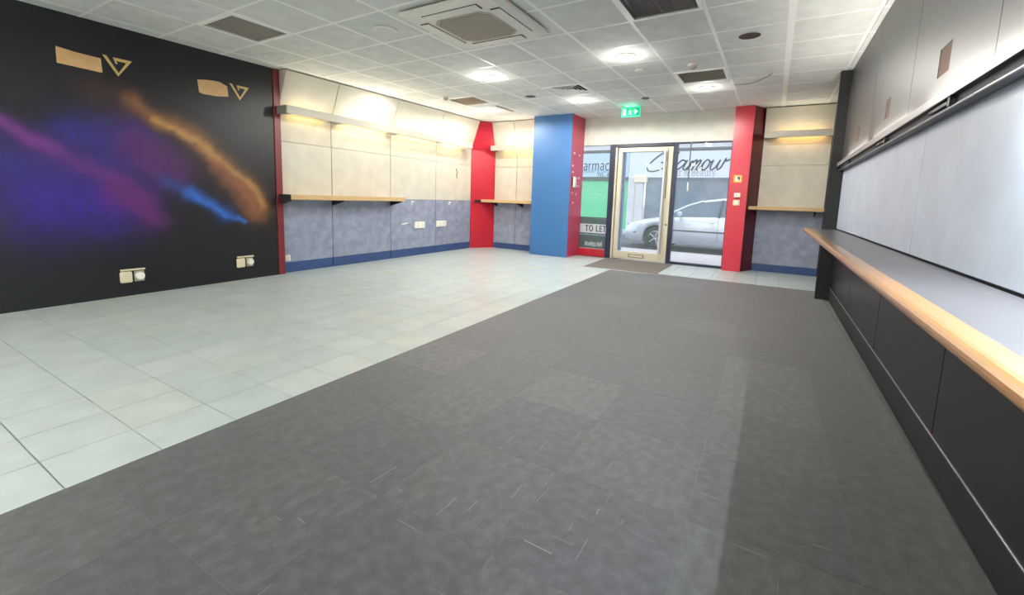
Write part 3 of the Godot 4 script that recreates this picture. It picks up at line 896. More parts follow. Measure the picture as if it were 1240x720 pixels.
	var mid := [Vector3(-a, -0.036, -a), Vector3(a, -0.036, -a), Vector3(a, -0.036, a), Vector3(-a, -0.036, a)]
	var b := a - 0.05
	var low := [Vector3(-b, -0.056, -b), Vector3(b, -0.056, -b), Vector3(b, -0.056, b), Vector3(-b, -0.056, b)]
	add_hexa(st, top + mid)
	add_hexa(st, mid + low)
	part(ac, "panel", st.commit(), M.white_plastic)
	part(ac, "shade_plate", cbox(Vector3(0.90, 0.014, 0.90), 0.001), M.gap_shade, Vector3(0, -0.008, 0))  # dark plate painted as the shade between panel and ceiling
	var oct := []
	for e in [[0.285, 0.215], [0.215, 0.285], [-0.215, 0.285], [-0.285, 0.215], [-0.285, -0.215], [-0.215, -0.285], [0.215, -0.285], [0.285, -0.215]]:
		oct.append(Vector2(e[0], e[1]))
	var inner := []
	for v in oct: inner.append(v * 0.92)
	part(ac, "grille_surround", prism(oct, 0.0, 0.006), M.pelmet, Vector3(0, -0.055, 0), Vector3(PI / 2, 0, 0))
	part(ac, "grille", prism(inner, 0.0, 0.004), M.grille_taupe, Vector3(0, -0.0602, 0), Vector3(PI / 2, 0, 0)).set_meta("label", "taupe intake grille")
	for side in 4:
		var bs := Basis(Vector3.UP, side * PI / 2)
		var slot := part(ac, "outlet_slot", cbox(Vector3(0.56, 0.004, 0.092), 0.001), M.black_plastic, bs * Vector3(0, -0.0568, 0.365), Vector3(0, side * PI / 2, 0))
		part(slot, "flap", hexa([Vector3(-0.268, -0.004, -0.043), Vector3(0.268, -0.004, -0.043), Vector3(0.268, -0.001, 0.040), Vector3(-0.268, -0.001, 0.040), Vector3(-0.268, -0.010, -0.043), Vector3(0.268, -0.010, -0.043), Vector3(0.268, -0.007, 0.040), Vector3(-0.268, -0.007, 0.040)]), M.white_plastic)

	# exit sign under the ceiling
	var ex := thing("exit_sign", "green running man emergency exit sign hanging from the ceiling by the door", "exit sign", Vector3(-2.21, 2.63, -7.5))
	part(ex, "hanger", cbox(Vector3(0.20, 0.05, 0.03), 0.004), M.grid, Vector3(0, 0.105, 0))
	part(ex, "case", cbox(Vector3(0.325, 0.175, 0.024), 0.004), M.exit_edge)
	part(ex, "green_field", cbox(Vector3(0.285, 0.13, 0.004), 0.001), M.exit_green, Vector3(0, -0.004, 0.0125))
	part(ex, "white_bar", cbox(Vector3(0.055, 0.112, 0.003), 0.001), M.exit_white, Vector3(-0.105, -0.004, 0.0155))
	st = begin()                                      # running figure
	add_lathe(st, Vector3(-0.012, 0.034, 0.0155), [Vector2(0, 0.0), Vector2(0.0, 0.0)], 8)
	add_tube(st, [Vector3(-0.013, 0.030, 0.0155), Vector3(-0.011, 0.036, 0.0155)], 0.010, 10, 0.2)
	add_tube(st, [Vector3(-0.016, 0.018, 0.0155), Vector3(-0.012, -0.014, 0.0155)], 0.009, 8, 0.2)
	add_tube(st, [Vector3(-0.012, -0.014, 0.0155), Vector3(0.010, -0.028, 0.0155), Vector3(0.006, -0.052, 0.0155)], 0.006, 8, 0.3)
	add_tube(st, [Vector3(-0.013, -0.014, 0.0155), Vector3(-0.024, -0.036, 0.0155), Vector3(-0.042, -0.046, 0.0155)], 0.006, 8, 0.3)
	add_tube(st, [Vector3(-0.016, 0.016, 0.0155), Vector3(0.010, 0.004, 0.0155), Vector3(0.02, 0.016, 0.0155)], 0.005, 8, 0.3)
	add_tube(st, [Vector3(-0.016, 0.016, 0.0155), Vector3(-0.036, 0.004, 0.0155), Vector3(-0.032, -0.012, 0.0155)], 0.005, 8, 0.3)
	part(ex, "running_figure", st.commit(), M.exit_white)
	st = begin()                                      # arrow
	add_prism(st, PackedVector2Array([Vector2(0.062, 0.044), Vector2(0.062, 0.018), Vector2(0.048, 0.012), Vector2(0.048, -0.016), Vector2(0.062, -0.022), Vector2(0.062, -0.05), Vector2(0.124, -0.003)]), 0.0145, 0.017)
	part(ex, "arrow", st.commit(), M.exit_white)
	var l := OmniLight3D.new()
	l.name = "exit_lamp"
	l.light_color = Color(0.3, 1.0, 0.75)
	l.light_energy = 0.012
	l.light_size = 0.06
	l.omni_range = 10.0
	l.omni_attenuation = 2.0
	l.shadow_enabled = true
	ex.add_child(l)
	l.position = Vector3(0, 0, 0.09)

# ------------------------------------------------------------------ fittings on the walls
# a pelmet: fascia in front of a row of tubes; local x runs along the wall, +z is into the room
func pelmet(label: String, at: Vector3, turn: float, length: float, tubes: Array, warm: Color) -> void:
	var o := thing("light_pelmet", label, "wall light", at)
	o.rotation.y = turn
	var L := length * 0.5
	span(o, "fascia", Vector3(-L, -0.052, 0.255), Vector3(L, 0.052, 0.28), M.pelmet, 0.004)
	for s in [-1.0, 1.0]:
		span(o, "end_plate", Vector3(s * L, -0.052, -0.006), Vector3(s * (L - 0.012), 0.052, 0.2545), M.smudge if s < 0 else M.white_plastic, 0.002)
	for q in tubes:
		var x0: float = q[0]; var x1: float = q[1]
		var tb := part(o, "lamp_tube", tube([Vector3(x0, 0, 0.15), Vector3(x1, 0, 0.15)], 0.013, 12), M.tube_warm)
		for x in [x0 + 0.004, x1 - 0.004]:
			part(tb, "lamp_holder", cbox(Vector3(0.02, 0.05, 0.235), 0.003), M.white_plastic, Vector3(x, 0, 0.135))
		var mid := Vector3((x0 + x1) * 0.5, 0, 0.133)
		tube_light(o, mid, Vector3.ZERO, x1 - x0 - 0.05, warm, q[2] * 0.15)
		tube_light(o, mid + Vector3(0, 0.017, 0.04), Vector3(PI / 2 + 0.6, 0, 0), x1 - x0 - 0.05, warm.lerp(Color(0.97, 1.0, 1.0), 0.85), q[2] * 0.2)

# a strip of light just in front of a tube's glowing face; it shines along local -z
func tube_light(o: Node3D, at: Vector3, turn: Vector3, length: float, c: Color, energy: float) -> void:
	var l := AreaLight3D.new()
	l.name = "tube_lamp"
	l.area_size = Vector2(length, 0.024)
	l.light_color = c
	l.light_energy = energy
	l.area_range = 14.0
	l.area_attenuation = 2.0
	l.shadow_enabled = true
	o.add_child(l, true)
	l.position = at
	l.rotation = turn

func socket(label: String, at: Vector3, turn: float, size: Vector3, doubled := true) -> void:
	var o := thing("wall_socket", label, "socket", at)
	o.rotation.y = turn
	part(o, "back_box", cbox(Vector3(size.x, size.y, size.z), 0.006), M.white_plastic, Vector3(0, 0, size.z * 0.5))
	for s in ([-1.0, 1.0] if doubled else [0.0]):
		part(o, "rocker", cbox(Vector3(0.018, 0.026, 0.008), 0.002), M.cream_plastic, Vector3(s * size.x * 0.25, size.y * 0.22, size.z + 0.002))
		var st := begin()
		add_cbox(st, Vector3(0, 0.012, 0), Vector3(0.006, 0.014, 0.003), 0.0005)
		for e in [-1.0, 1.0]: add_cbox(st, Vector3(e * 0.013, -0.008, 0), Vector3(0.012, 0.006, 0.003), 0.0005)
		part(o, "pin_holes", st.commit(), M.black_plastic, Vector3(s * size.x * 0.25, -size.y * 0.16, size.z + 0.0005))

func shelf_bracket(o: Node3D, x: float, y: float, depth: float) -> void:
	part(o, "bracket", prism([Vector2(0, y), Vector2(depth, y), Vector2(depth, y - 0.012), Vector2(0, y - 0.085)], -0.008, 0.008), M.backing, Vector3(x, 0, 0), Vector3(0, -PI / 2, 0))

func build_fittings() -> void:
	# left pelmet: local x along -z seen from the room (turn 90 deg: +z local -> +x world)
	var warm := Color(1.0, 0.83, 0.47)
	pelmet("long grey pelmet light along the left wall's white panels", Vector3(-5.70, 2.16, -5.405), PI / 2, 4.0,
		[[-1.85, -1.25, 0.28], [-1.02, -0.12, 0.85], [0.12, 1.08, 0.85], [1.28, 1.94, 0.8]], warm)
	pelmet("short pelmet light in the left niche beside the blue pillar", Vector3(-4.775, 2.17, -8.205), 0.0, 1.11, [[-0.40, 0.50, 0.8]], warm)
	pelmet("short pelmet light in the right niche beside the red column", Vector3(0.24, 2.275, -8.615), 0.0, 0.95, [[-0.30, 0.38, 0.42]], Color(1.0, 0.74, 0.36))

	# shelves
	var s1 := thing("wall_shelf", "long oak edged shelf on the left wall with a dark near end", "shelf", Vector3(-5.70, 0, -4.43))
	s1.rotation.y = PI / 2
	span(s1, "board", Vector3(-1.02, 1.012, 0.002), Vector3(1.04, 1.076, 0.285), M.wood_pale, 0.003)
	span(s1, "oak_edge", Vector3(-1.02, 1.010, 0.285), Vector3(1.04, 1.079, 0.305), M.wood_pale, 0.006)
	span(s1, "end_cap", Vector3(-1.032, 1.010, 0.002), Vector3(-1.02, 1.079, 0.305), M.backing, 0.002).set_meta("label", "dark end cap")
	for x in [-1.0, -0.176, 0.99]: shelf_bracket(s1, x, 1.010, 0.27)
	var s2 := thing("wall_shelf", "oak edged shelf in the left niche running behind the blue pillar", "shelf", Vector3(-4.75, 0, -8.21))
	span(s2, "board", Vector3(-0.80, 1.016, 0.002), Vector3(0.53, 1.072, 0.28), M.wood_pale, 0.003)
	span(s2, "oak_edge", Vector3(-0.80, 1.014, 0.28), Vector3(0.53, 1.075, 0.30), M.wood_pale, 0.006)
	span(s2, "end_cap", Vector3(-0.86, 1.014, 0.16), Vector3(-0.80, 1.062, 0.45), M.backing, 0.003).set_meta("label", "dark end bracket")
	for x in [-0.55, 0.1]: shelf_bracket(s2, x, 1.014, 0.26)
	var s3 := thing("wall_shelf", "oak edged shelf in the right niche beside the red column", "shelf", Vector3(0.17, 0, -8.62))
	span(s3, "board", Vector3(-0.565, 1.058, 0.002), Vector3(0.515, 1.112, 0.235), M.wood_pale, 0.003)
	span(s3, "oak_edge", Vector3(-0.565, 1.056, 0.235), Vector3(0.515, 1.116, 0.255), M.wood_pale, 0.006)
	for x in [-0.45, 0.4]: shelf_bracket(s3, x, 1.056, 0.22)

	# sockets
	socket("white double socket on the blue panel, left of the two under the shelf line", Vector3(-5.70, 0.568, -6.125), PI / 2, Vector3(0.26, 0.125, 0.035))
	socket("white double socket on the last blue panel, nearest the red corner", Vector3(-5.70, 0.572, -6.745), PI / 2, Vector3(0.29, 0.118, 0.035))
	socket("small white socket low on the blue panel beside the dark red post", Vector3(-5.70, 0.205, -3.52), PI / 2, Vector3(0.075, 0.085, 0.02), false)
	var lab := thing("cable_clip", "thin white cable clip left of the double socket on the blue panel", "clip", Vector3(-5.70, 0.605, -5.76))
	part(lab, "strip", cbox(Vector3(0.012, 0.022, 0.16), 0.003), M.white_plastic, Vector3(0.006, 0, 0), Vector3(0.12, 0, 0))
	for q in [[-5.93, "white shelf fixing stub left of the other stub, on the white and blue line"], [-7.01, "white shelf fixing stub nearest the red corner, on the white and blue line"]]:
		var o := thing("shelf_fixing", q[1], "fixing", Vector3(-5.70, 1.0, q[0]))
		part(o, "stub", cbox(Vector3(0.03, 0.03, 0.05), 0.006), M.white_plastic, Vector3(0.015, 0, 0))
		part(o, "tongue", cbox(Vector3(0.015, 0.05, 0.02), 0.004), M.white_plastic, Vector3(0.008, -0.03, 0.005))

	# sockets on the mural wall: a plate, a round plug beside it and a strip of trunking above
	for q in [[-1.785, 0.122, 0.96, "white socket with a round plug on the black mural wall, nearer the camera"], [-2.918, 0.142, 0.98, "white socket with a round plug on the black mural wall, nearer the red post"]]:
		var xw := lerpf(-5.60, -5.655, (q[0] + 1.0) / -2.4)
		var o := thing("mural_socket", q[3], "socket", Vector3(xw, q[1], q[0]))
		o.rotation.y = PI / 2
		o.scale = Vector3.ONE
		part(o, "back_box", cbox(Vector3(0.098, 0.115, 0.034), 0.01), M.cream_plastic, Vector3(-0.05, 0.075, 0.017))
		part(o, "trunking", cbox(Vector3(0.20, 0.016, 0.03), 0.003), M.cream_plastic, Vector3(0.01, 0.148, 0.015))
		part(o, "back_plate", cbox(Vector3(0.085, 0.11, 0.012), 0.004), M.grille_mid, Vector3(0.062, 0.075, 0.006))
		part(o, "plug", lathe([Vector2(0.038, 0.0), Vector2(0.038, 0.03), Vector2(0.03, 0.042), Vector2(0.0, 0.044)], 24), M.white_plastic, Vector3(0.062, 0.078, 0.011), Vector3(PI / 2, 0, 0))

	# pale patches and gold emblems high on the mural wall
	var patch := [
		[[[-1.373, 2.337], [-1.50, 2.322], [-1.678, 2.316], [-1.684, 2.186], [-1.372, 2.195]], "large pale tan patch on the black mural wall, nearer the camera"],
		[[[-2.498, 2.323], [-2.62, 2.345], [-2.728, 2.351], [-2.812, 2.318], [-2.819, 2.204], [-2.685, 2.182], [-2.55, 2.178], [-2.51, 2.19]], "smaller pale tan patch on the black mural wall, nearer the red post"]]
	for q in patch:
		var pts := []
		var cz := 0.0
		for v in q[0]: cz += v[0] / q[0].size()
		for v in q[0]: pts.append(Vector2(cz - v[0], v[1] - 2.26))
		var o := thing("wall_patch", q[1], "patch", Vector3(lerpf(-5.60, -5.655, (cz + 1.0) / -2.4), 2.26, cz))
		o.rotation.y = PI / 2 + 0.023
		part(o, "bare_board", prism(pts, 0.0, 0.004), M.tan)
	for q in [[-1.80, -1.692, -1.917, 2.352, 2.182, "large gold triangular emblem on the black mural wall, nearer the camera"], [-2.949, -2.836, -3.062, 2.358, 2.190, "smaller gold triangular emblem on the black mural wall, nearer the red post"]]:
		var o := thing("gold_emblem", q[5], "emblem", Vector3(lerpf(-5.60, -5.655, (q[0] + 1.0) / -2.4), 2.18, q[0]))
		o.rotation.y = PI / 2 + 0.023
		var yt: float = q[3] - 2.18; var yb: float = q[4] - 2.18
		var l: float = q[0] - q[1]; var r: float = q[0] - q[2]     # local x: left end, right end
		l = -absf(l); r = absf(r)
		var st := begin()
		add_prism(st, PackedVector2Array([Vector2(l, yt + 0.005), Vector2(l + 0.028, yt + 0.005), Vector2(0.008, yb + 0.028), Vector2(0.0, yb)]), 0.0, 0.006)
		add_prism(st, PackedVector2Array([Vector2(0.0, yb), Vector2(0.006, yb + 0.032), Vector2(r - 0.045, yt - 0.028), Vector2(r, yt)]), 0.0, 0.006)
		add_prism(st, PackedVector2Array([Vector2(r, yt), Vector2(r - 0.045, yt - 0.028), Vector2(-0.012, yt - 0.026), Vector2(-0.03, yt)]), 0.0, 0.006)
		add_prism(st, PackedVector2Array([Vector2(-0.03, yt), Vector2(-0.012, yt - 0.026), Vector2(0.004, yt - 0.052), Vector2(-0.012, yt - 0.056)]), 0.0, 0.006)
		part(o, "outline", st.commit(), M.gold)

	# keypad on the pillar's side
	var kp := thing("keypad", "white alarm keypad on the pink red side of the blue pillar", "keypad", Vector3(-3.392, 1.47, -7.95))
	kp.rotation.y = PI / 2
	part(kp, "back_plate", cbox(Vector3(0.13, 0.175, 0.012), 0.003), M.backing, Vector3(-0.012, 0, 0.006))
	part(kp, "case", cbox(Vector3(0.115, 0.20, 0.032), 0.006), M.white_plastic, Vector3(0.012, 0, 0.026))
	part(kp, "lid", cbox(Vector3(0.10, 0.075, 0.008), 0.003), M.cream_plastic, Vector3(0.012, -0.05, 0.044))

	# sign and switches on the red column
	var ys := thing("column_sign", "small square yellow sign on the red column above the white plates", "sign", Vector3(-0.557, 1.56, -8.254))
	part(ys, "plate", cbox(Vector3(0.125, 0.125, 0.006), 0.002), M.yellow, Vector3(0, 0, 0.003))
	part(ys, "inset", cbox(Vector3(0.085, 0.085, 0.003), 0.001), M.cream_plastic, Vector3(0, 0, 0.0065))
	part(ys, "symbol", prism([Vector2(-0.005, 0.03), Vector2(0.03, 0.03), Vector2(0.03, -0.012), Vector2(0.012, -0.034), Vector2(0.012, 0.0), Vector2(-0.005, 0.0)], 0.0, 0.002), M.ink, Vector3(0, 0, 0.008))
	var sw := thing("wall_switch", "small white switch under the yellow sign on the red column", "switch", Vector3(-0.545, 1.29, -8.254))
	part(sw, "plate", cbox(Vector3(0.095, 0.075, 0.014), 0.004), M.white_plastic, Vector3(0, 0, 0.007))
	part(sw, "painted_shade", cbox(Vector3(0.08, 0.02, 0.03), 0.004), M.red_dark, Vector3(0.01, -0.045, 0.015))  # dark red strip coloured as the shade under the plate
	part(sw, "button", cbox(Vector3(0.03, 0.03, 0.008), 0.003), M.cream_plastic, Vector3(0, 0.004, 0.015))
	var sx := thing("wall_switch", "square white plate lowest on the red column", "switch", Vector3(-0.548, 1.165, -8.254))
	part(sx, "plate", cbox(Vector3(0.102, 0.092, 0.012), 0.005), M.cream_plastic, Vector3(0, 0, 0.006))
	part(sx, "rocker", cbox(Vector3(0.05, 0.05, 0.008), 0.003), M.white_plastic, Vector3(0, 0, 0.013))

	# cord inside the large pane
	var pc := thing("blind_cord", "grey blind cord with a white toggle hanging inside the large shop window", "cord", Vector3(-1.356, 2.205, -8.375))
	part(pc, "cord", tube([Vector3(0, 0, 0), Vector3(0, -0.64, 0)], 0.010, 8), M.ink_grey)
	part(pc, "toggle", tube([Vector3(0, -0.70, 0), Vector3(0, -0.855, 0)], 0.011, 10), M.white_plastic)
	part(pc, "lower_cord", tube([Vector3(0, -0.64, 0), Vector3(0, -0.70, 0)], 0.003, 6), M.ink_grey)

	# to-let board standing in the narrow pane
	var tb := thing("letting_board", "green and white TO LET board standing in the narrow shop window", "sign", Vector3(-3.13, 0.15, -8.51))
	span(tb, "board", Vector3(-0.40, 0.0, -0.02), Vector3(0.34, 0.64, 0.02), M.board_green, 0.004)
	part(tb, "white_band", hexa([Vector3(-0.40, 0.315, 0.019), Vector3(0.34, 0.315, 0.019), Vector3(0.34, 0.50, 0.019), Vector3(-0.40, 0.50, 0.019), Vector3(-0.40, 0.315, 0.023), Vector3(0.34, 0.315, 0.023), Vector3(0.34, 0.50, 0.023), Vector3(-0.40, 0.50, 0.023)]), M.sign_white)
	word(tb, "lettering", "TO LET", "Droid Sans", 0.13, Vector3(0.05, 0.408, 0.024), M.ink, 0.45)
	word(tb, "lettering", "Bradley Hall", "Droid Sans", 0.075, Vector3(0.02, 0.10, 0.021), M.sign_white, 0.36)
	span(tb, "rule", Vector3(-0.16, 0.052, 0.020), Vector3(0.20, 0.058, 0.022), M.sign_white, 0.0005)
	span(tb, "rule", Vector3(-0.40, 0.27, 0.020), Vector3(0.34, 0.29, 0.022), M.ink_blue, 0.0005)

func word(parent: Node3D, called: String, text: String, face: String, size: float, at: Vector3, m: Material, width := 0.0) -> MeshInstance3D:
	var f := SystemFont.new()
	f.font_names = PackedStringArray([face])
	f.font_weight = 700 if face == "Droid Sans" and size < 0.2 else 400
	var t := TextMesh.new()
	t.text = text
	t.font = f
	t.font_size = 64
	t.pixel_size = size / 46.0
	t.depth = 0.004
	t.curve_step = 1.0
	var o := part(parent, called, t, m, at)
	if width > 0.0:
		var w := t.get_aabb().size.x
		if w > 0.01: o.scale = Vector3(width / w, 1, 1)
	return o

# ------------------------------------------------------------------ street
func build_street() -> void:
	var g := structure("pavement", "pale paved footway outside the shopfront", "pavement")
	span(g, "paving", Vector3(-16, -0.25, -8.5), Vector3(12, -0.03, -10.75), M.pavement, 0.005)
	span(g, "kerb", Vector3(-16, -0.25, -10.76), Vector3(12, -0.028, -10.9), M.kerb, 0.015)
	var r := structure("road", "grey asphalt road beyond the footway", "road")
	span(r, "asphalt", Vector3(-40, -0.4, -10.9), Vector3(40, -0.15, -17.0), M.asphalt, 0.005)
	span(r, "far_kerb", Vector3(-40, -0.4, -17.0), Vector3(40, -0.05, -17.15), M.kerb, 0.015)
	span(r, "far_footway", Vector3(-40, -0.4, -17.15), Vector3(40, -0.06, -20.0), M.pavement, 0.005)

	var bl := thing("street_building", "white rendered building across the street above the two shops", "building", Vector3(-4, 0, -18.4))
	span(bl, "facade", Vector3(-14, 3.14, -0.3), Vector3(16, 8.0, 0.26), M.render_white, 0.02)
	span(bl, "cornice", Vector3(-14, 3.16, 0.26), Vector3(16, 3.25, 0.42), M.ink_grey, 0.01)
	span(bl, "string_course", Vector3(-14, 3.46, 0.26), Vector3(16, 3.5, 0.30), M.sign_blue, 0.01)

	var ph := thing("pharmacy_shopfront", "shopfront across the street with a white fascia and green shutter", "shopfront", Vector3(-7.0, 0, -18.0))
	span(ph, "fascia", Vector3(-4.0, 2.13, -0.10), Vector3(1.75, 3.12, 0.0), M.sign_blue, 0.01)
	word(ph, "lettering", "Pharmacy", "Droid Sans", 0.40, Vector3(0.20, 2.60, 0.003), M.ink, 1.80)
	word(ph, "lettering", "nutrition & beauty", "Droid Sans", 0.16, Vector3(0.34, 2.385, 0.003), M.ink_blue, 1.9)
	word(ph, "lettering", "TEL. 47", "Droid Sans", 0.14, Vector3(0.72, 2.225, 0.003), M.ink_grey, 0.62)
	span(ph, "shutter_box", Vector3(-4.0, 2.0, -0.14), Vector3(1.75, 2.13, -0.05), M.ink_grey, 0.01)
	var st := begin()
	for k in 30: add_cbox(st, Vector3(-1.1, 0.0 + 0.068 * k, -0.15), Vector3(5.8, 0.066, 0.03), 0.012)
	part(ph, "shutter", st.commit(), M.shutter_green).set_meta("kind", "stuff")

	var sa := thing("salon_shopfront", "beauty salon across the street with a white fascia and large grey window", "shopfront", Vector3(-2.0, 0, -18.0))
	span(sa, "fascia", Vector3(-3.24, 2.13, -0.10), Vector3(5.0, 3.12, 0.0), M.sign_white, 0.01)
	span(sa, "window_pane", Vector3(-2.55, 0.35, -0.2), Vector3(5.0, 2.13, -0.16), M.shop_grey, 0.004)
	span(sa, "stall_riser", Vector3(-2.55, -0.1, -0.2), Vector3(5.0, 0.35, -0.10), M.render_white, 0.01)
	span(sa, "pilaster", Vector3(-3.22, -0.1, -0.12), Vector3(-2.58, 2.13, 0.06), M.render_white, 0.02)
	span(sa, "pilaster_groove", Vector3(-2.95, 0.1, 0.055), Vector3(-2.90, 1.85, 0.064), M.pelmet, 0.003)
	span(sa, "capital", Vector3(-2.97, 1.90, -0.12), Vector3(-2.47, 2.19, 0.12), M.stone_cream, 0.03)
	st = begin()
	var ox := -2.52; var oy := 2.43
	for s in [
		[[0.72, 0.66], [0.42, 0.58], [0.12, 0.33], [0.0, 0.10], [0.10, -0.03], [0.38, -0.04], [0.68, 0.06], [0.86, 0.30], [0.52, 0.26]],
		[[0.72, 0.06], [1.02, 0.46], [1.12, 0.62], [1.05, 0.56], [0.94, 0.18], [1.0, 0.0], [1.18, 0.1]],
		[[1.54, 0.30], [1.36, 0.34], [1.20, 0.14], [1.27, 0.0], [1.46, 0.14], [1.58, 0.34], [1.52, 0.07], [1.60, 0.0], [1.72, 0.12]],
		[[1.68, 0.04], [1.80, 0.33], [1.70, -0.02]], [[1.72, 0.08], [1.90, 0.33], [1.97, 0.29], [1.87, -0.02]], [[1.89, 0.10], [2.07, 0.33], [2.13, 0.28], [2.05, 0.05], [2.12, 0.0], [2.22, 0.1]],
		[[2.22, 0.1], [2.26, 0.24], [2.38, 0.35], [2.50, 0.24], [2.44, 0.06], [2.33, -0.01], [2.25, 0.08], [2.27, 0.24]], [[2.46, 0.28], [2.60, 0.26]],
		[[2.60, 0.34], [2.58, 0.10], [2.66, 0.0], [2.78, 0.10], [2.86, 0.34]], [[2.86, 0.34], [2.83, 0.10], [2.90, 0.0], [2.99, 0.10]],
		[[2.99, 0.10], [3.05, 0.38], [3.07, 0.30], [3.14, 0.31], [3.20, 0.36]]]:
		var line := []
		for v in s: line.append(Vector3(ox + v[0] * 0.90 + v[1] * 0.3, oy - 0.02 + v[1] * 1.08, 0.012))
		add_tube(st, smooth_line(line), 0.027, 6, 0.4)
	part(sa, "script_lettering", st.commit(), M.ink)
	word(sa, "lettering", "Hair & Beauty", "Droid Serif", 0.27, Vector3(-0.85, 2.31, 0.004), M.ink_pale, 1.75)
	span(sa, "window_bar", Vector3(0.9, 0.35, -0.16), Vector3(0.96, 2.13, -0.10), M.sign_white, 0.01)

	var bp := thing("doorway_post", "blue post standing on the footway just outside the door", "post", Vector3(-2.66, -0.03, -8.72))
	span(bp, "shaft", Vector3(-0.05, 0, -0.06), Vector3(0.045, 2.5, 0.06), M.post_blue, 0.006)
	span(bp, "foot_plate", Vector3(-0.08, 0, -0.09), Vector3(0.075, 0.015, 0.09), M.post_blue, 0.004)
	build_car()

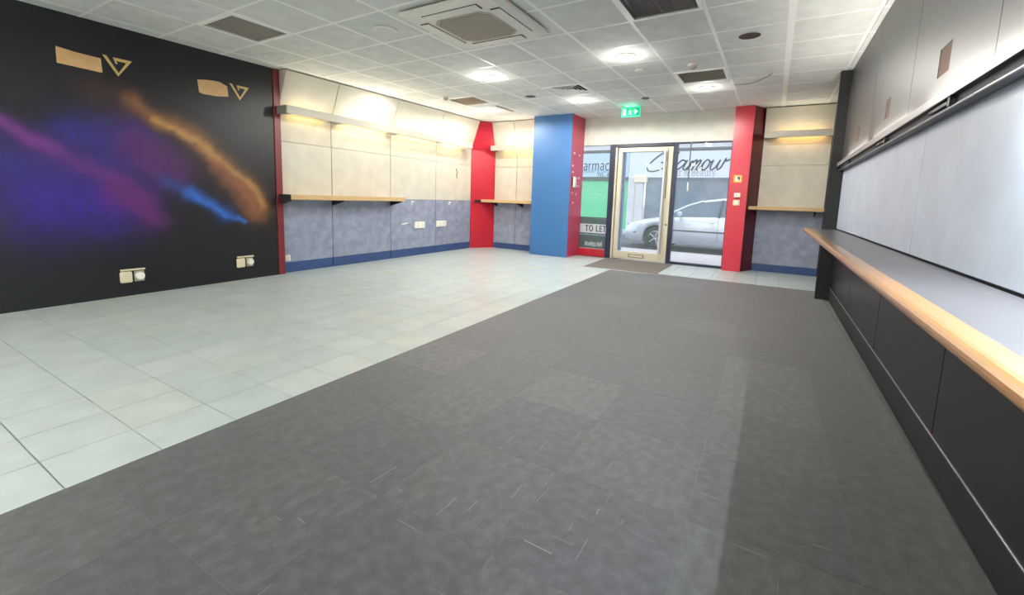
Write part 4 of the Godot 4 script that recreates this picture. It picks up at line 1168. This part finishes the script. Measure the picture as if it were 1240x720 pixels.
# car seen from its near side, nose towards -x; stations along its length from the nose
func build_car() -> void:
	var base := Vector3(-3.62, -0.15, -13.0)        # nose, on the road, on the centre line
	var o := thing("car", "pale silver car parked in the street beyond the shop window", "car", base)
	var W := 0.86
	var wheels := [0.92, 3.55]
	var top_y := func(x: float) -> float:
		var k := [[0.0, 0.50], [0.05, 0.60], [0.2, 0.70], [0.5, 0.78], [0.9, 0.85], [1.25, 0.91], [1.6, 0.93], [3.6, 0.98], [4.2, 0.98], [4.32, 0.80]]
		for i in k.size() - 1:
			if x <= k[i + 1][0]: return lerpf(k[i][1], k[i + 1][1], (x - k[i][0]) / (k[i + 1][0] - k[i][0]))
		return 0.8
	var bot_y := func(x: float) -> float:
		var b := 0.20
		if x < 0.25: b = lerpf(0.28, 0.20, x / 0.25)
		for w in wheels:
			var d := absf(x - w)
			if d < 0.36: b = maxf(b, 0.30 + sqrt(0.36 * 0.36 - d * d))
		return b
	var half := func(x: float) -> float:
		var n := clampf(x / 0.7, 0.0, 1.0)
		var t := clampf((4.32 - x) / 0.5, 0.0, 1.0)
		return W * (0.70 + 0.30 * sqrt(1.0 - (1.0 - n) * (1.0 - n))) * (0.86 + 0.14 * t)
	var st := begin()
	st.set_smooth_group(0)
	var xs := []
	var x := 0.0
	while x < 4.321:
		xs.append(x)
		x += 0.04
	var prev := []
	for xx in xs:
		var tp: float = top_y.call(xx); var bt: float = minf(bot_y.call(xx), tp - 0.06); var hw: float = half.call(xx)
		var ring := []
		for s in [[0.93, bt], [0.985, lerpf(bt, tp, 0.15)], [1.0, lerpf(bt, tp, 0.5)], [0.985, lerpf(bt, tp, 0.8)], [0.95, tp - 0.03], [0.88, tp], [0.5, tp + 0.025], [0.0, tp + 0.035]]:
			ring.append(Vector3(xx, s[1], hw * s[0]))
		for j in range(6, -1, -1): ring.append(Vector3(ring[j].x, ring[j].y, -ring[j].z))
		if prev.size():
			for j in ring.size() - 1:
				for t in [[prev[j], ring[j], ring[j + 1]], [prev[j], ring[j + 1], prev[j + 1]]]:
					var nn: Vector3 = (t[1] - t[0]).cross(t[2] - t[0])
					var outw: Vector3 = (t[0] + t[1] + t[2]) / 3.0 - Vector3(xx, 0.5, 0)
					if nn.dot(outw) > 0.0:
						for v in [t[0], t[2], t[1]]: st.add_vertex(v)
					else:
						for v in t: st.add_vertex(v)
		else:
			for j in range(1, ring.size() - 1):
				for v in [ring[0], ring[j], ring[j + 1]]: st.add_vertex(v)
		prev = ring
	for j in range(1, prev.size() - 1):
		for v in [prev[0], prev[j + 1], prev[j]]: st.add_vertex(v)
	st.index()
	st.generate_normals()
	part(o, "body", st.commit(), M.car_paint)
	# greenhouse
	var roof := func(xx: float) -> float:
		var k := [[1.08, 0.90], [1.35, 1.06], [1.7, 1.24], [2.05, 1.36], [2.5, 1.42], [3.1, 1.42], [3.7, 1.34], [4.15, 1.0]]
		for i in k.size() - 1:
			if xx <= k[i + 1][0]: return lerpf(k[i][1], k[i + 1][1], (xx - k[i][0]) / (k[i + 1][0] - k[i][0]))
		return 1.0
	st = begin()
	var rf := begin()
	prev = []
	for i in 40:
		var xx := 1.08 + 3.07 * i / 39.0
		var ry: float = roof.call(xx)
		var by := 0.90
		var f := clampf((ry - by) / 0.52, 0.0, 1.0)
		var ring := [Vector3(xx, by, 0.79), Vector3(xx, lerpf(by, ry, 0.92), lerpf(0.78, 0.60, f)), Vector3(xx, ry + 0.005, lerpf(0.70, 0.52, f)), Vector3(xx, ry + 0.03 * f, 0)]
		for j in [2, 1, 0]: ring.append(Vector3(ring[j].x, ring[j].y, -ring[j].z))
		if prev.size():
			for j in ring.size() - 1:
				var a: Vector3 = prev[j]; var b: Vector3 = ring[j]; var c: Vector3 = ring[j + 1]; var d: Vector3 = prev[j + 1]
				var n := (c - a).cross(d - b).normalized()
				if n.dot((a + c) * 0.5 - Vector3(xx, 0.9, 0)) < 0.0: n = -n
				var side := j == 0 or j == ring.size() - 2
				var paint := not side and (j in [1, 4] or (xx > 2.0 and xx < 3.75))
				quad(rf if paint else st, a, b, c, d, n)
		prev = ring
	part(o, "windows", st.commit(), M.car_glass)
	part(o, "roof", rf.commit(), M.car_paint)
	for s in [-1.0, 1.0]:
		var pl := [Vector3(1.02, 0.90, s * 0.80)]
		for i in 9:
			var xx := 1.10 + 0.95 * i / 8.0
			var f := clampf((roof.call(xx) - 0.9) / 0.52, 0.0, 1.0)
			pl.append(Vector3(xx, roof.call(xx) - 0.015, s * lerpf(0.77, 0.58, f)))
		part(o, "windscreen_pillar", tube(pl, 0.032, 8), M.car_paint)
		part(o, "door_pillar", tube([Vector3(2.45, 0.93, s * 0.80), Vector3(2.50, 1.38, s * 0.62)], 0.03, 6), M.car_trim)
		st = begin()
		add_cbox(st, Vector3.ZERO, Vector3(2.1, 0.035, 0.02), 0.006)
		part(o, "side_trim", st.commit(), M.car_trim, Vector3(2.25, 0.56, s * 0.862))
		var mr := part(o, "door_mirror", lathe([Vector2(0, -0.09), Vector2(0.045, -0.075), Vector2(0.07, 0.0), Vector2(0.05, 0.07), Vector2(0, 0.085)], 16), M.car_paint, Vector3(1.52, 1.0, s * 0.95), Vector3(PI / 2, 0, 0))
		part(mr, "mirror_arm", cbox(Vector3(0.05, 0.14, 0.03), 0.01), M.car_trim, Vector3(0.01, -s * 0.08, 0.03))
		part(o, "door_seam", cbox(Vector3(0.008, 0.58, 0.006), 0.001), M.car_trim, Vector3(1.38, 0.60, s * 0.862))
		part(o, "door_seam", cbox(Vector3(0.008, 0.58, 0.006), 0.001), M.car_trim, Vector3(2.45, 0.62, s * 0.862))
		part(o, "door_handle", cbox(Vector3(0.14, 0.03, 0.03), 0.01), M.car_paint, Vector3(2.28, 0.80, s * 0.865))
		part(o, "headlamp", hexa([Vector3(0.02, 0.56, s * 0.45), Vector3(0.30, 0.60, s * 0.74), Vector3(0.42, 0.70, s * 0.78), Vector3(0.08, 0.64, s * 0.48), Vector3(0.0, 0.56, s * 0.42), Vector3(0.25, 0.60, s * 0.795), Vector3(0.40, 0.71, s * 0.81), Vector3(0.04, 0.65, s * 0.44)]), M.car_glass)
		part(o, "bumper_strip", tube([Vector3(-0.005, 0.45, s * 0.40), Vector3(0.10, 0.45, s * 0.69), Vector3(0.38, 0.45, s * 0.83)], 0.022, 6), M.car_trim)
		for w in wheels:
			var wh := part(o, "wheel", lathe([Vector2(0.20, -0.10), Vector2(0.29, -0.10), Vector2(0.315, -0.07), Vector2(0.315, 0.07), Vector2(0.29, 0.10), Vector2(0.205, 0.10)], 36), M.tyre, Vector3(w, 0.315, s * 0.755), Vector3(s * PI / 2, 0, 0))
			part(wh, "wheel_arch", lathe([Vector2(0.0, 0.01), Vector2(0.355, 0.01), Vector2(0.355, -0.2)], 28), M.tyre, Vector3(0, -0.04, 0))
			st = begin()
			add_lathe(st, Vector3.ZERO, [Vector2(0.205, 0.085), Vector2(0.185, 0.095), Vector2(0.18, 0.07)], 32)
			add_lathe(st, Vector3.ZERO, [Vector2(0.05, 0.07), Vector2(0.045, 0.10), Vector2(0, 0.102)], 20)
			for k in 5:
				var dir := Vector3(cos(TAU * k / 5), 0, sin(TAU * k / 5))
				add_tube(st, [dir * 0.04 + Vector3(0, 0.085, 0), dir * 0.19 + Vector3(0, 0.082, 0)], 0.022, 6)
			part(wh, "rim", st.commit(), M.steel)
			part(wh, "hub_disc", lathe([Vector2(0.2, 0.03), Vector2(0, 0.03)], 24), M.car_trim)
